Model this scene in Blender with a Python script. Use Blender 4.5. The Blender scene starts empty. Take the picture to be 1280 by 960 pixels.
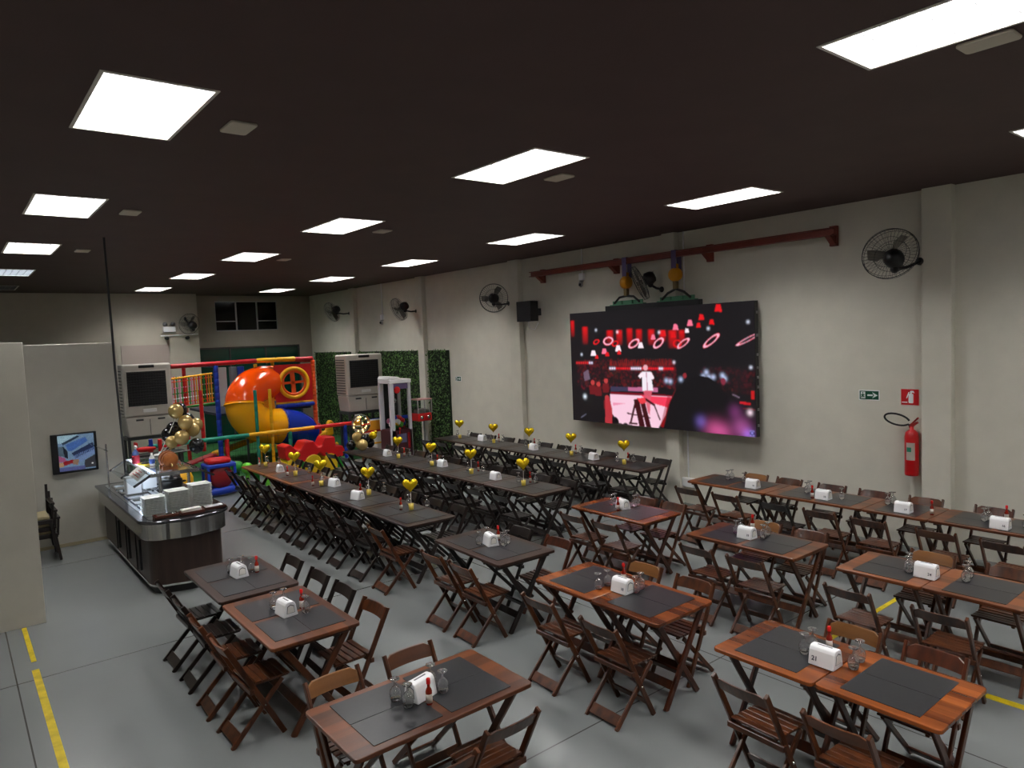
import bpy, bmesh, math, random
import numpy as np
from mathutils import Vector, Matrix
random.seed(7)
scene = bpy.context.scene
COL = scene.collection
PI = math.pi

# ------------------------------------------------------------------ materials
MATS = {}
def srgb(r, g, b):
    f = lambda c: (c/255/12.92 if c/255 <= .04045 else ((c/255+.055)/1.055)**2.4)
    return (f(r), f(g), f(b))
def pm(name, col, rough=.5, metal=0., spec=.5, trans=0., ior=1.45, emit=None, estr=0., alpha=1., coat=0.):
    m = bpy.data.materials.new(name); m.use_nodes = True
    b = m.node_tree.nodes['Principled BSDF']
    b.inputs['Base Color'].default_value = (*col, 1)
    b.inputs['Roughness'].default_value = rough
    b.inputs['Metallic'].default_value = metal
    b.inputs['Specular IOR Level'].default_value = spec
    b.inputs['Transmission Weight'].default_value = trans
    b.inputs['IOR'].default_value = ior
    b.inputs['Alpha'].default_value = alpha
    b.inputs['Coat Weight'].default_value = coat
    if emit:
        b.inputs['Emission Color'].default_value = (*emit, 1); b.inputs['Emission Strength'].default_value = estr
    MATS[name] = m
    return m
def nodes(m):
    nt = m.node_tree
    return nt, nt.nodes, nt.links, nt.nodes['Principled BSDF']
def noisy(m, scale=6., amt=.25, bump=0., bscale=60., stretch=(1, 1, 1), coords='Object', rough_amt=0.):
    """mottle the base colour with noise, optional fine bump"""
    nt, N, L, b = nodes(m)
    tc = N.new('ShaderNodeTexCoord'); mp = N.new('ShaderNodeMapping'); mp.inputs['Scale'].default_value = stretch
    L.new(tc.outputs[coords], mp.inputs['Vector'])
    no = N.new('ShaderNodeTexNoise'); no.inputs['Scale'].default_value = scale; no.inputs['Detail'].default_value = 4
    L.new(mp.outputs[0], no.inputs['Vector'])
    mr = N.new('ShaderNodeMapRange'); mr.inputs['From Min'].default_value = .3; mr.inputs['From Max'].default_value = .7
    mr.inputs['To Min'].default_value = 1-amt; mr.inputs['To Max'].default_value = 1+amt
    L.new(no.outputs['Fac'], mr.inputs['Value'])
    c = b.inputs['Base Color'].default_value[:]
    mx = N.new('ShaderNodeVectorMath'); mx.operation = 'SCALE'; mx.inputs[0].default_value = c[:3]
    L.new(mr.outputs[0], mx.inputs['Scale']); L.new(mx.outputs[0], b.inputs['Base Color'])
    if rough_amt:
        r = N.new('ShaderNodeMapRange'); r0 = b.inputs['Roughness'].default_value
        r.inputs['From Min'].default_value = .3; r.inputs['From Max'].default_value = .7
        r.inputs['To Min'].default_value = r0-rough_amt; r.inputs['To Max'].default_value = r0+rough_amt
        L.new(no.outputs['Fac'], r.inputs['Value']); L.new(r.outputs[0], b.inputs['Roughness'])
    if bump:
        n2 = N.new('ShaderNodeTexNoise'); n2.inputs['Scale'].default_value = bscale
        L.new(tc.outputs[coords], n2.inputs['Vector'])
        bp = N.new('ShaderNodeBump'); bp.inputs['Strength'].default_value = bump; bp.inputs['Distance'].default_value = .01
        L.new(n2.outputs['Fac'], bp.inputs['Height']); L.new(bp.outputs[0], b.inputs['Normal'])
    return m
def wood(name, c1, c2, rough=.35, along=1, plank=0., spec=.5):
    """streaky timber; along = axis of the grain; plank = board width across the grain"""
    m = pm(name, c1, rough, spec=spec); nt, N, L, b = nodes(m)
    tc = N.new('ShaderNodeTexCoord'); mp = N.new('ShaderNodeMapping')
    sc = [16, 16, 16]; sc[along] = 1.6; mp.inputs['Scale'].default_value = sc
    L.new(tc.outputs['Object'], mp.inputs['Vector'])
    no = N.new('ShaderNodeTexNoise'); no.inputs['Scale'].default_value = 1.; no.inputs['Detail'].default_value = 5
    L.new(mp.outputs[0], no.inputs['Vector'])
    oi = N.new('ShaderNodeObjectInfo')
    fac = no.outputs['Fac']
    if plank:
        sx = N.new('ShaderNodeSeparateXYZ'); L.new(tc.outputs['Object'], sx.inputs[0])
        dv = N.new('ShaderNodeMath'); dv.operation = 'DIVIDE'; dv.inputs[1].default_value = plank
        L.new(sx.outputs[1-along if along < 2 else 0], dv.inputs[0])
        fl = N.new('ShaderNodeMath'); fl.operation = 'FLOOR'; L.new(dv.outputs[0], fl.inputs[0])
        ad = N.new('ShaderNodeMath'); ad.operation = 'ADD'; L.new(fl.outputs[0], ad.inputs[0]); L.new(oi.outputs['Random'], ad.inputs[1])
        wn = N.new('ShaderNodeTexWhiteNoise'); wn.noise_dimensions = '1D'; L.new(ad.outputs[0], wn.inputs['W'])
        mxx = N.new('ShaderNodeMix'); mxx.data_type = 'FLOAT'; mxx.inputs[0].default_value = .45
        L.new(fac, mxx.inputs[2]); L.new(wn.outputs['Value'], mxx.inputs[3]); fac = mxx.outputs[0]
    rp = N.new('ShaderNodeValToRGB'); rp.color_ramp.elements[0].position = .3; rp.color_ramp.elements[1].position = .72
    rp.color_ramp.elements[0].color = (*c1, 1); rp.color_ramp.elements[1].color = (*c2, 1)
    L.new(fac, rp.inputs[0])
    hs = N.new('ShaderNodeHueSaturation'); mr = N.new('ShaderNodeMapRange'); mr.inputs['To Min'].default_value = .75; mr.inputs['To Max'].default_value = 1.25
    L.new(oi.outputs['Random'], mr.inputs['Value']); L.new(mr.outputs[0], hs.inputs['Value']); L.new(rp.outputs[0], hs.inputs['Color'])
    L.new(hs.outputs[0], b.inputs['Base Color'])
    return m

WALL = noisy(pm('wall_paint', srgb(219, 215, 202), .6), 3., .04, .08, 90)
WALLB = noisy(pm('back_wall_shaded', srgb(184, 178, 164), .6), 3., .04, .08, 90)  # wall colour darkened to carry the dimmer light at the far end
WALLR = noisy(pm('recess_wall_shaded', srgb(150, 142, 131), .6), 3., .04, .08, 90)  # darker still: the recess's steep-angle shading is put into the wall colour
WALLD = noisy(pm('partition_paint', srgb(190, 186, 174), .6), 3., .05, .08, 90)
CEIL = noisy(pm('ceiling_paint', srgb(77, 58, 56), .7), 2., .08)
WHITE = pm('white_plastic', srgb(246, 246, 248), .35)
OFFW = pm('offwhite_plastic', srgb(196, 190, 180), .45)
COOLW = noisy(pm('cooler_plastic', srgb(190, 184, 174), .45), 4, .04)
BLACK = pm('black_plastic', srgb(22, 22, 24), .4)
DGREY = pm('dark_grey_metal', srgb(58, 60, 62), .45, .3)
STEEL = pm('brushed_steel', (.55, .55, .55), .22, 1.)
DKSTEEL = pm('dark_steel_rim', (.10, .10, .11), .2, .8)
CHROME = pm('chrome', (.75, .75, .75), .12, 1.)
BEIGE = pm('beige_cover', srgb(205, 196, 180), .6)
RED = pm('red_plastic', srgb(200, 22, 26), .35)
REDT = pm('red_foam', srgb(205, 28, 30), .45)
YELT = pm('yellow_foam', srgb(238, 176, 20), .45)
TEAL = pm('teal_foam', srgb(20, 135, 112), .45)
BLUT = pm('blue_foam', srgb(22, 56, 165), .45)
ORAT = pm('orange_foam', srgb(232, 88, 26), .45)
GRNT = pm('green_plastic', srgb(40, 140, 50), .4)
LIME = pm('lime_plastic', srgb(110, 200, 60), .4)
SLO = pm('slide_orange', srgb(240, 78, 4), .2, coat=.3)
SLY = pm('slide_yellow', srgb(247, 172, 4), .2, coat=.3)
SLB = pm('slide_blue', srgb(10, 45, 160), .2, coat=.3)
PINK = pm('pink_cord', srgb(220, 140, 170), .5)
GOLD = pm('gold_latex', srgb(206, 178, 116), .25, .5)
HEARTG = pm('gold_foil', srgb(236, 200, 30), .12, .7)
BLKB = pm('black_latex', srgb(14, 14, 18), .15, coat=.4)
GLASS = pm('clear_glass', (.95, .96, .97), .02, trans=.95, ior=1.42)
PANE = pm('pane_glass', (.9, .95, .95), .02, trans=1., ior=1.1)
MAT = noisy(pm('placemat', srgb(45, 45, 48), .28), 40, .1)
SAUCE = pm('hot_sauce', srgb(130, 26, 8), .12, coat=.3)
CAPR = pm('red_cap', srgb(214, 26, 26), .35)
LABEL = pm('bottle_label', srgb(190, 180, 170), .5)
YCUP = pm('yellow_filling', srgb(230, 205, 90), .4)
BEAM = noisy(pm('red_oxide_beam', srgb(122, 52, 40), .5), 5, .15)
HOISTY = pm('hoist_yellow', srgb(206, 140, 10), .4)
GRNB = pm('green_bracket', srgb(84, 140, 108), .5)
PURP = pm('purple_strap', srgb(90, 76, 120), .6)
TAPE = noisy(pm('yellow_tape', srgb(196, 172, 24), .5), 9, .25)
TURF = noisy(pm('turf', srgb(34, 92, 42), .95), 60, .35, .6, 300)
HEDGE = noisy(pm('hedge_leaf', srgb(84, 118, 60), .55), 7, .55)
HEDGEB = pm('hedge_backing', srgb(28, 42, 24), .9)
BUFW = wood('buffet_laminate', srgb(44, 31, 27), srgb(57, 41, 35), .4, 2)
PLATE = pm('white_plate', srgb(232, 236, 234), .25)
BARREL = wood('barrel_wood', srgb(150, 84, 40), srgb(190, 116, 60), .35, 1)
TRAY = wood('tray_wood', srgb(66, 30, 22), srgb(90, 44, 30), .45, 0)
CARD = pm('paper', srgb(235, 232, 226), .7)
MAUVE = pm('mauve_panel', srgb(172, 158, 150), .7)
DGLASS = pm('dark_window', srgb(8, 12, 13), .08, spec=.6)
GGLASS = pm('green_window', srgb(10, 62, 50), .1, spec=.7)
ALU = pm('aluminium_bar', srgb(160, 160, 160), .4, .6)
CUSH = pm('beige_cushion', srgb(150, 138, 106), .7)
DARKB = wood('ebony_wood', srgb(20, 14, 13), srgb(34, 26, 24), .35, 2)
GREYM = pm('grey_mat', srgb(120, 124, 130), .6)
LGREY = pm('light_mat', srgb(190, 184, 180), .6)
SIGNG = pm('sign_green', srgb(16, 84, 62), .5)
SIGNR = pm('sign_red', srgb(206, 26, 34), .5)
EXTR = pm('extinguisher_red', srgb(196, 18, 24), .3, coat=.3)
INK = pm('ink', srgb(52, 56, 76), .6)
INKR = pm('red_ink', srgb(190, 60, 60), .6)
INKG = pm('green_ink', srgb(40, 140, 110), .6)
ORANGEP = pm('poster_orange', srgb(236, 160, 40), .5)
LED = pm('led_strip', (1, 1, 1), .5, emit=(.70, .84, 1.), estr=22.)
BULB = pm('fairy_light', (1, .8, .4), .5, emit=(1, .62, .18), estr=12.)
LAMP = pm('lamp_diffuser', (.9, .9, .9), .5, emit=(1., .985, .955), estr=42.)
LAMPD = pm('lamp_unlit', srgb(120, 120, 120), .4)
LAMPC = pm('lamp_cool', (.9, .9, .9), .5, emit=(.82, .93, 1.), estr=12.)
LOUV = pm('lamp_louver', srgb(128, 128, 130), .45)
LFRAME = pm('lamp_frame', srgb(226, 222, 214), .5)
WOODS = {
 'dark':  (wood('wood_dark', srgb(22, 15, 13), srgb(34, 24, 21), .3, 2), wood('wood_dark_top', srgb(42, 25, 19), srgb(62, 40, 31), .3, 1, .09)),
 'brown': (wood('wood_brown', srgb(46, 23, 12), srgb(88, 47, 23), .28, 2), wood('wood_brown_top', srgb(76, 39, 20), srgb(128, 72, 38), .28, 1, .085)),
 'red':   (wood('wood_red', srgb(46, 20, 11), srgb(84, 40, 20), .28, 2), wood('wood_red_top', srgb(82, 36, 13), srgb(152, 80, 34), .26, 1, .085)),
}
HONEY = wood('wood_honey', srgb(108, 68, 31), srgb(130, 85, 42), .3, 1)
RUST = wood('wood_rust', srgb(80, 44, 25), srgb(104, 60, 36), .3, 1)

# ------------------------------------------------------------------ mesh builder
class MB:
    def __init__(s): s.v = []; s.f = []; s.mi = []; s.sm = []
    def add(s, vs, fs, mi=0, sm=False):
        b = len(s.v); s.v += [tuple(x) for x in vs]
        for f in fs: s.f.append(tuple(b+i for i in f)); s.mi.append(mi); s.sm.append(sm)
        return s
    def hexa(s, p, mi=0):
        return s.add(p, [(0, 3, 2, 1), (4, 5, 6, 7), (0, 1, 5, 4), (1, 2, 6, 5), (2, 3, 7, 6), (3, 0, 4, 7)], mi)
    def box(s, c, d, mi=0, rz=0., M=None):
        pts = [Vector((sx*d[0]/2, sy*d[1]/2, sz*d[2]/2)) for sz in (-1, 1) for sx, sy in ((-1, -1), (1, -1), (1, 1), (-1, 1))]
        if M is None: M = Matrix.Rotation(rz, 3, 'Z') if rz else Matrix.Identity(3)
        return s.hexa([M @ p + Vector(c) for p in pts], mi)
    def bb(s, a, b, mi=0):
        return s.box([(a[i]+b[i])/2 for i in range(3)], [abs(b[i]-a[i]) for i in range(3)], mi)
    def bar(s, p0, p1, w, t, side=(0, 1, 0), mi=0):
        """plank from p0 to p1; t = thickness along side, w = width across"""
        p0 = Vector(p0); p1 = Vector(p1); d = (p1-p0).normalized(); sd = Vector(side); sd = (sd-d*sd.dot(d)).normalized(); n = d.cross(sd)
        a = sd*t/2; c = n*w/2
        return s.hexa([p0-a-c, p0+a-c, p0+a+c, p0-a+c, p1-a-c, p1+a-c, p1+a+c, p1-a+c], mi)
    def tube(s, path, r, n=8, closed=False, mi=0, caps=True, sm=True):
        path = [Vector(p) for p in path]; m = len(path)
        rr = r if isinstance(r, (list, tuple)) else [r]*m
        up = None; vs = []
        for i in range(m):
            if closed: d = path[(i+1) % m]-path[i-1]
            else: d = path[min(i+1, m-1)]-path[max(i-1, 0)]
            d.normalize()
            if up is None:
                up = Vector((0, 0, 1)) if abs(d.z) < .9 else Vector((1, 0, 0))
            up = (up-d*up.dot(d)); up.normalize(); w = d.cross(up)
            for k in range(n):
                a = 2*PI*k/n; vs.append(path[i]+(up*math.cos(a)+w*math.sin(a))*rr[i])
        fs = []
        for i in range(m if closed else m-1):
            j = (i+1) % m
            for k in range(n): fs.append((i*n+k, i*n+(k+1) % n, j*n+(k+1) % n, j*n+k))
        s.add(vs, fs, mi, sm)
        if caps and not closed:
            s.add(vs[:n], [tuple(range(n-1, -1, -1))], mi); s.add(vs[-n:], [tuple(range(n))], mi)
        return s
    def lathe(s, prof, c=(0, 0, 0), n=16, mi=0, M=None, sm=True):
        M = M or Matrix.Identity(3); vs = []; m = len(prof)
        for r, z in prof:
            for k in range(n):
                a = 2*PI*k/n; vs.append(M @ Vector((r*math.cos(a), r*math.sin(a), z))+Vector(c))
        fs = [(i*n+k, i*n+(k+1) % n, (i+1)*n+(k+1) % n, (i+1)*n+k) for i in range(m-1) for k in range(n)]
        if prof[0][0] > 1e-5: fs.append(tuple(range(n-1, -1, -1)))
        if prof[-1][0] > 1e-5: fs.append(tuple((m-1)*n+k for k in range(n)))
        return s.add(vs, fs, mi, sm)
    def sph(s, c, r, n=16, mi=0, sq=(1, 1, 1), drop=0.):
        prof = []; h = n//2
        for i in range(h+1):
            t = PI*i/h; prof.append((max(math.sin(t), 0)*r, -math.cos(t)*r*(1+(drop if i < h/2 else 0))))
        prof[0] = (1e-4*r, prof[0][1]); prof[-1] = (1e-4*r, prof[-1][1])
        return s.lathe(prof, c, n, mi, Matrix.Diagonal(sq))
    def prism(s, poly, h0, h1, fn, mi=0):
        """polygon (a,b) list extruded h0..h1; fn(a,b,h) -> xyz"""
        n = len(poly); vs = [fn(a, b, h0) for a, b in poly]+[fn(a, b, h1) for a, b in poly]
        return s.add(vs, [tuple(range(n-1, -1, -1)), tuple(range(n, 2*n))]+[(i, (i+1) % n, n+(i+1) % n, n+i) for i in range(n)], mi)
    def build(s, name, mats, parent=None, bevel=0., origin=None, seg=1):
        me = bpy.data.meshes.new(name)
        vs = s.v
        if origin is not None: vs = [(x-origin[0], y-origin[1], z-origin[2]) for x, y, z in vs]
        me.from_pydata(vs, [], s.f)
        if not isinstance(mats, (list, tuple)): mats = [mats]
        for m in mats: me.materials.append(m)
        me.polygons.foreach_set('material_index', s.mi); me.polygons.foreach_set('use_smooth', s.sm)
        bm = bmesh.new(); bm.from_mesh(me)
        bmesh.ops.recalc_face_normals(bm, faces=bm.faces)
        if bevel:
            es = [e for e in bm.edges if len(e.link_faces) == 2 and e.calc_face_angle(0) > .6]
            bmesh.ops.bevel(bm, geom=es, offset=bevel, segments=seg, profile=.5, affect='EDGES')
        bm.to_mesh(me); bm.free()
        return place(name, me, parent, origin if parent is None else None)
def place(name, me, parent=None, loc=None):
    o = bpy.data.objects.new(name, me); COL.objects.link(o)
    if parent is not None: o.parent = parent
    elif loc is not None: o.location = loc
    return o
def tag(o, label, cat, group=None):
    o['label'] = label; o['category'] = cat; o['kind'] = 'thing'
    if group: o['group'] = group
    return o
def thing(name, label, cat, loc=(0, 0, 0), rz=0., group=None):
    o = bpy.data.objects.new(name, None); COL.objects.link(o); o.empty_display_size = .1
    o.location = loc; o.rotation_euler = (0, 0, rz)
    return tag(o, label, cat, group)
def struct(o): o['kind'] = 'structure'; return o
def dup(root, name, label, loc, rz=0., group=None, cat=None):
    r = root.copy(); r.name = name; COL.objects.link(r); r.location = loc; r.rotation_euler = (0, 0, rz); r['label'] = label
    if group: r['group'] = group
    for ch in list(root.children):
        c = ch.copy(); COL.objects.link(c); c.parent = r
        for g in list(ch.children):
            d = g.copy(); COL.objects.link(d); d.parent = c
    return r
def drop(root):
    for ch in list(root.children):
        for g in list(ch.children): bpy.data.objects.remove(g)
        bpy.data.objects.remove(ch)
    bpy.data.objects.remove(root)
def text_mesh(txt, size, M, name='number'):
    cu = bpy.data.curves.new('t', 'FONT'); cu.body = txt; cu.size = size; cu.align_x = 'CENTER'; cu.align_y = 'CENTER'; cu.extrude = .0008; cu.offset = size*.02
    o = bpy.data.objects.new('t', cu); COL.objects.link(o)
    bpy.context.view_layer.update()
    me = bpy.data.meshes.new_from_object(o.evaluated_get(bpy.context.evaluated_depsgraph_get()))
    bpy.data.objects.remove(o); bpy.data.curves.remove(cu)
    me.transform(M); me.name = name
    return me
def rrect(x0, x1, y0, y1, r, n=5):
    out = []
    for cx, cy, a0 in ((x1-r, y1-r, 0), (x0+r, y1-r, PI/2), (x0+r, y0+r, PI), (x1-r, y0+r, 1.5*PI)):
        for k in range(n+1): a = a0+PI/2*k/n; out.append((cx+r*math.cos(a), cy+r*math.sin(a)))
    return out
XY = lambda a, b, h: (a, b, h)
YZ = lambda X: (lambda a, b, h: (X+h, a, b))
XZ = lambda Yv: (lambda a, b, h: (a, Yv+h, b))
ORD = ['nearest', 'second', 'third', 'fourth', 'fifth', 'sixth', 'seventh', 'eighth', 'ninth', 'tenth', 'eleventh', 'twelfth', 'thirteenth', 'fourteenth']

# ------------------------------------------------------------------ room shell
ZC, XW, YB, YR = 4.69, 9.95, 22.7, 23.4
XL, YF = -2.2, -5.
fl = MB().bb((XL, YF, -.1), (XW+.2, YR+.2, 0))
FLOORM = pm('epoxy_floor', srgb(128, 133, 133), .3)
def floor_nodes(m):
    nt, N, L, b = nodes(m)
    tc = N.new('ShaderNodeTexCoord'); sx = N.new('ShaderNodeSeparateXYZ'); L.new(tc.outputs['Object'], sx.inputs[0])
    def line(sock, off, per, w):
        a = N.new('ShaderNodeMath'); a.operation = 'SUBTRACT'; L.new(sock, a.inputs[0]); a.inputs[1].default_value = off-per/2
        p = N.new('ShaderNodeMath'); p.operation = 'FLOORED_MODULO'; L.new(a.outputs[0], p.inputs[0]); p.inputs[1].default_value = per
        q = N.new('ShaderNodeMath'); q.operation = 'SUBTRACT'; L.new(p.outputs[0], q.inputs[0]); q.inputs[1].default_value = per/2
        r = N.new('ShaderNodeMath'); r.operation = 'ABSOLUTE'; L.new(q.outputs[0], r.inputs[0])
        c = N.new('ShaderNodeMath'); c.operation = 'LESS_THAN'; L.new(r.outputs[0], c.inputs[0]); c.inputs[1].default_value = w
        return c.outputs[0]
    l1 = line(sx.outputs[1], 3.8, 4.08, .006); l2 = line(sx.outputs[0], .31, 5.06, .006)
    mx = N.new('ShaderNodeMath'); mx.operation = 'MAXIMUM'; L.new(l1, mx.inputs[0]); L.new(l2, mx.inputs[1])
    no = N.new('ShaderNodeTexNoise'); no.inputs['Scale'].default_value = .6; no.inputs['Detail'].default_value = 2
    L.new(tc.outputs['Object'], no.inputs['Vector'])
    rp = N.new('ShaderNodeValToRGB'); rp.color_ramp.elements[0].position = .15; rp.color_ramp.elements[1].position = .85; rp.color_ramp.interpolation = 'EASE'
    rp.color_ramp.elements[0].color = (*srgb(112, 116, 116), 1); rp.color_ramp.elements[1].color = (*srgb(121, 124, 123), 1)
    L.new(no.outputs['Fac'], rp.inputs[0])
    mix = N.new('ShaderNodeMix'); mix.data_type = 'RGBA'; L.new(mx.outputs[0], mix.inputs[0]); L.new(rp.outputs[0], mix.inputs[6]); mix.inputs[7].default_value = (*srgb(66, 66, 64), 1)
    L.new(mix.outputs[2], b.inputs['Base Color'])
    b.inputs['Roughness'].default_value = .26
floor_nodes(FLOORM)
struct(fl.build('floor', FLOORM))
LX, LY = .66, 1.3
LAMP_X, LAMP_Y = (1.18, 4.55, 7.95), (-2.35, 1.55, 5.46, 9.42, 13.3, 17.2, 21.05)
cl_ = MB(); ex = [XL]+[x+d for x in LAMP_X for d in (-LX/2, LX/2)]+[XW+.2]; ey = [YF]+[y+d for y in LAMP_Y for d in (-LY/2, LY/2)]+[YR+.2]
for i in range(len(ex)-1):
    if i % 2 == 0: cl_.bb((ex[i], YF, ZC), (ex[i+1], YR+.2, ZC+.12)); continue
    for j in range(0, len(ey)-1, 2): cl_.bb((ex[i], ey[j], ZC), (ex[i+1], ey[j+1], ZC+.12))
struct(cl_.build('ceiling', CEIL))
struct(MB().bb((XW, YF, 0), (XW+.2, YR+.2, ZC)).build('wall_right', WALL))
struct(MB().bb((XL-.2, YF, 0), (XL, YR, ZC)).build('wall_left', WALL))
struct(MB().bb((XL-.2, YF-.2, 0), (XW+.2, YF, ZC)).build('wall_front', WALL))
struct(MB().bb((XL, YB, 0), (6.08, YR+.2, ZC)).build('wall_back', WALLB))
wb = MB()
wb.bb((6.08, YR, 3.05), (XW, YR+.2, 3.56)).bb((6.08, YR, 4.52), (XW, YR+.2, ZC)).bb((6.08, YR, 3.56), (6.8, YR+.2, 4.52)).bb((8.8, YR, 3.56), (XW, YR+.2, 4.52)).bb((9.5, YR, 0), (XW, YR+.2, 3.05))
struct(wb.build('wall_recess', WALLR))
w = struct(MB().bb((6.8, YR+.06, 3.56), (8.8, YR+.1, 4.52)).build('window_1', DGLASS))
f = MB()
for x in (6.8, 7.46, 8.13, 8.8): f.bb((x-.02, YR+.02, 3.56), (x+.02, YR+.06, 4.52))
f.bb((6.8, YR+.02, 3.55), (8.8, YR+.06, 3.59)).bb((6.8, YR+.02, 4.49), (8.8, YR+.06, 4.53)).bb((6.8, YR+.02, 3.86), (7.46, YR+.06, 3.89)).bb((8.13, YR+.02, 3.86), (8.8, YR+.06, 3.89))
struct(f.build('window_frame', ALU, w))
g = struct(MB().bb((6.08, YR+.08, 0), (9.5, YR+.12, 3.05)).build('window_2', GGLASS))
f = MB()
for x in (6.1, 7.2, 8.35, 9.48): f.bb((x-.02, YR+.03, 0), (x+.02, YR+.08, 3.05))
f.bb((6.08, YR+.03, 3.0), (9.5, YR+.08, 3.05))
struct(f.build('window_frame', DGREY, g))
for i, (a, b) in enumerate(((3.45, 3.8), (7.7, 7.98), (11.93, 12.27), (15.9, 16.2), (19.85, 20.15))):
    struct(MB().bb((XW-.13, a, 0), (XW, b, ZC)).build('column_%d' % (i+1), WALL, bevel=.006))
struct(MB().bb((XL, 9.5, 0), (.69, 9.62, 3.18)).build('wall_partition_near', WALLD, bevel=.004))
struct(MB().bb((-1., 13.05, 0), (2.2, 13.15, 3.19)).build('wall_partition_far', WALLD, bevel=.004))
struct(MB().bb((-1., 13.035, 0), (2.2, 13.05, .05)).build('baseboard_partition', pm('skirting', srgb(170, 158, 128), .6)))
struct(MB().bb((3.95, YB-.03, 2.3), (5.22, YB, 3.2)).build('trim_1', MAUVE))

# ------------------------------------------------------------------ ceiling lights
def make_lamp(mat):
    """troffer set into its ceiling opening, diffuser up inside, louver blades below it"""
    t = thing('ceiling_light', '', 'ceiling light')
    f = MB(); z0, z1 = -.006, .0; a, b = LX/2, LY/2
    f.bb((-a-.012, -b-.012, z0), (-a+.012, b+.012, z1)).bb((a-.012, -b-.012, z0), (a+.012, b+.012, z1))
    f.bb((-a+.012, -b-.012, z0), (a-.012, -b+.012, z1)).bb((-a+.012, b-.012, z0), (a-.012, b+.012, z1))
    f.build('frame', LFRAME, t)
    h = MB()
    h.bb((-a+.001, -b+.001, z1), (-a+.006, b-.001, .085)).bb((a-.006, -b+.001, z1), (a-.001, b-.001, .085))
    h.bb((-a+.006, -b+.001, z1), (a-.006, -b+.006, .085)).bb((-a+.006, b-.006, z1), (a-.006, b-.001, .085)).bb((-a+.001, -b+.001, .085), (a-.001, b-.001, .09))
    h.build('housing', LOUV, t)
    MB().bb((-a+.008, -b+.008, .062), (a-.008, b-.008, .07)).build('diffuser', mat, t)
    l = MB()
    for k in range(1, 6): x = -a+LX*k/6; l.bb((x-.0015, -b+.007, .010), (x+.0015, b-.007, .060))
    for k in range(1, 12): y = -b+LY*k/12; l.bb((-a+.007, y-.0015, .0105), (a-.007, y+.0015, .0595))
    l.build('louver', LOUV, t)
    return t
lamps = {'on': make_lamp(LAMP), 'off': make_lamp(LAMPD), 'cool': make_lamp(LAMPC)}
YL = (1.55, 5.46, 9.42, 13.3, 17.2, 21.05)
colname = {1.18: 'column over the buffet side', 4.55: 'middle column', 7.95: 'column beside the screen wall'}
for x in (1.18, 4.55, 7.95):
    for i, y in enumerate(YL):
        kind = 'on'
        if x < 2 and i == 5: kind = 'off'
        if x < 2 and i == 4: kind = 'cool'
        how = {'on': 'lit white ceiling light', 'off': 'unlit grey ceiling light', 'cool': 'bluish lit ceiling light'}[kind]
        dup(lamps[kind], 'ceiling_light', f'{how}, {ORD[i]} along the {colname[x]}', (x, y, ZC), 0, 'recessed ceiling lights')
for x in (1.18, 4.55, 7.95):   # unseen troffers added behind the camera for light, continuing the columns
    dup(lamps['on'], 'ceiling_light', f'unseen ceiling light added behind the camera, {colname[x]}', (x, -2.35, ZC), 0, 'recessed ceiling lights')
for l in lamps.values(): drop(l)
pl = MB().prism(rrect(-.1, .1, -.15, .15, .03), -.018, 0, XY).build('ceiling_cover', BEIGE, bevel=.004)
pme = pl.data; bpy.data.objects.remove(pl)
for (x, y, d) in ((1.86, 5.5, 'nearest on the buffet side'), (1.86, 9.47, 'second on the buffet side'), (1.87, 13.28, 'third on the buffet side'),
                  (5.03, 1.57, 'nearest in the middle'), (5.2, 5.56, 'second in the middle'), (5.27, 9.55, 'third in the middle'), (5.25, 13.44, 'fourth in the middle')):
    o = place('ceiling_cover', pme, None, (x, y, ZC)); tag(o, f'beige ceiling cover plate beside a light, {d} column', 'ceiling cover', 'beige ceiling covers')

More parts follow.
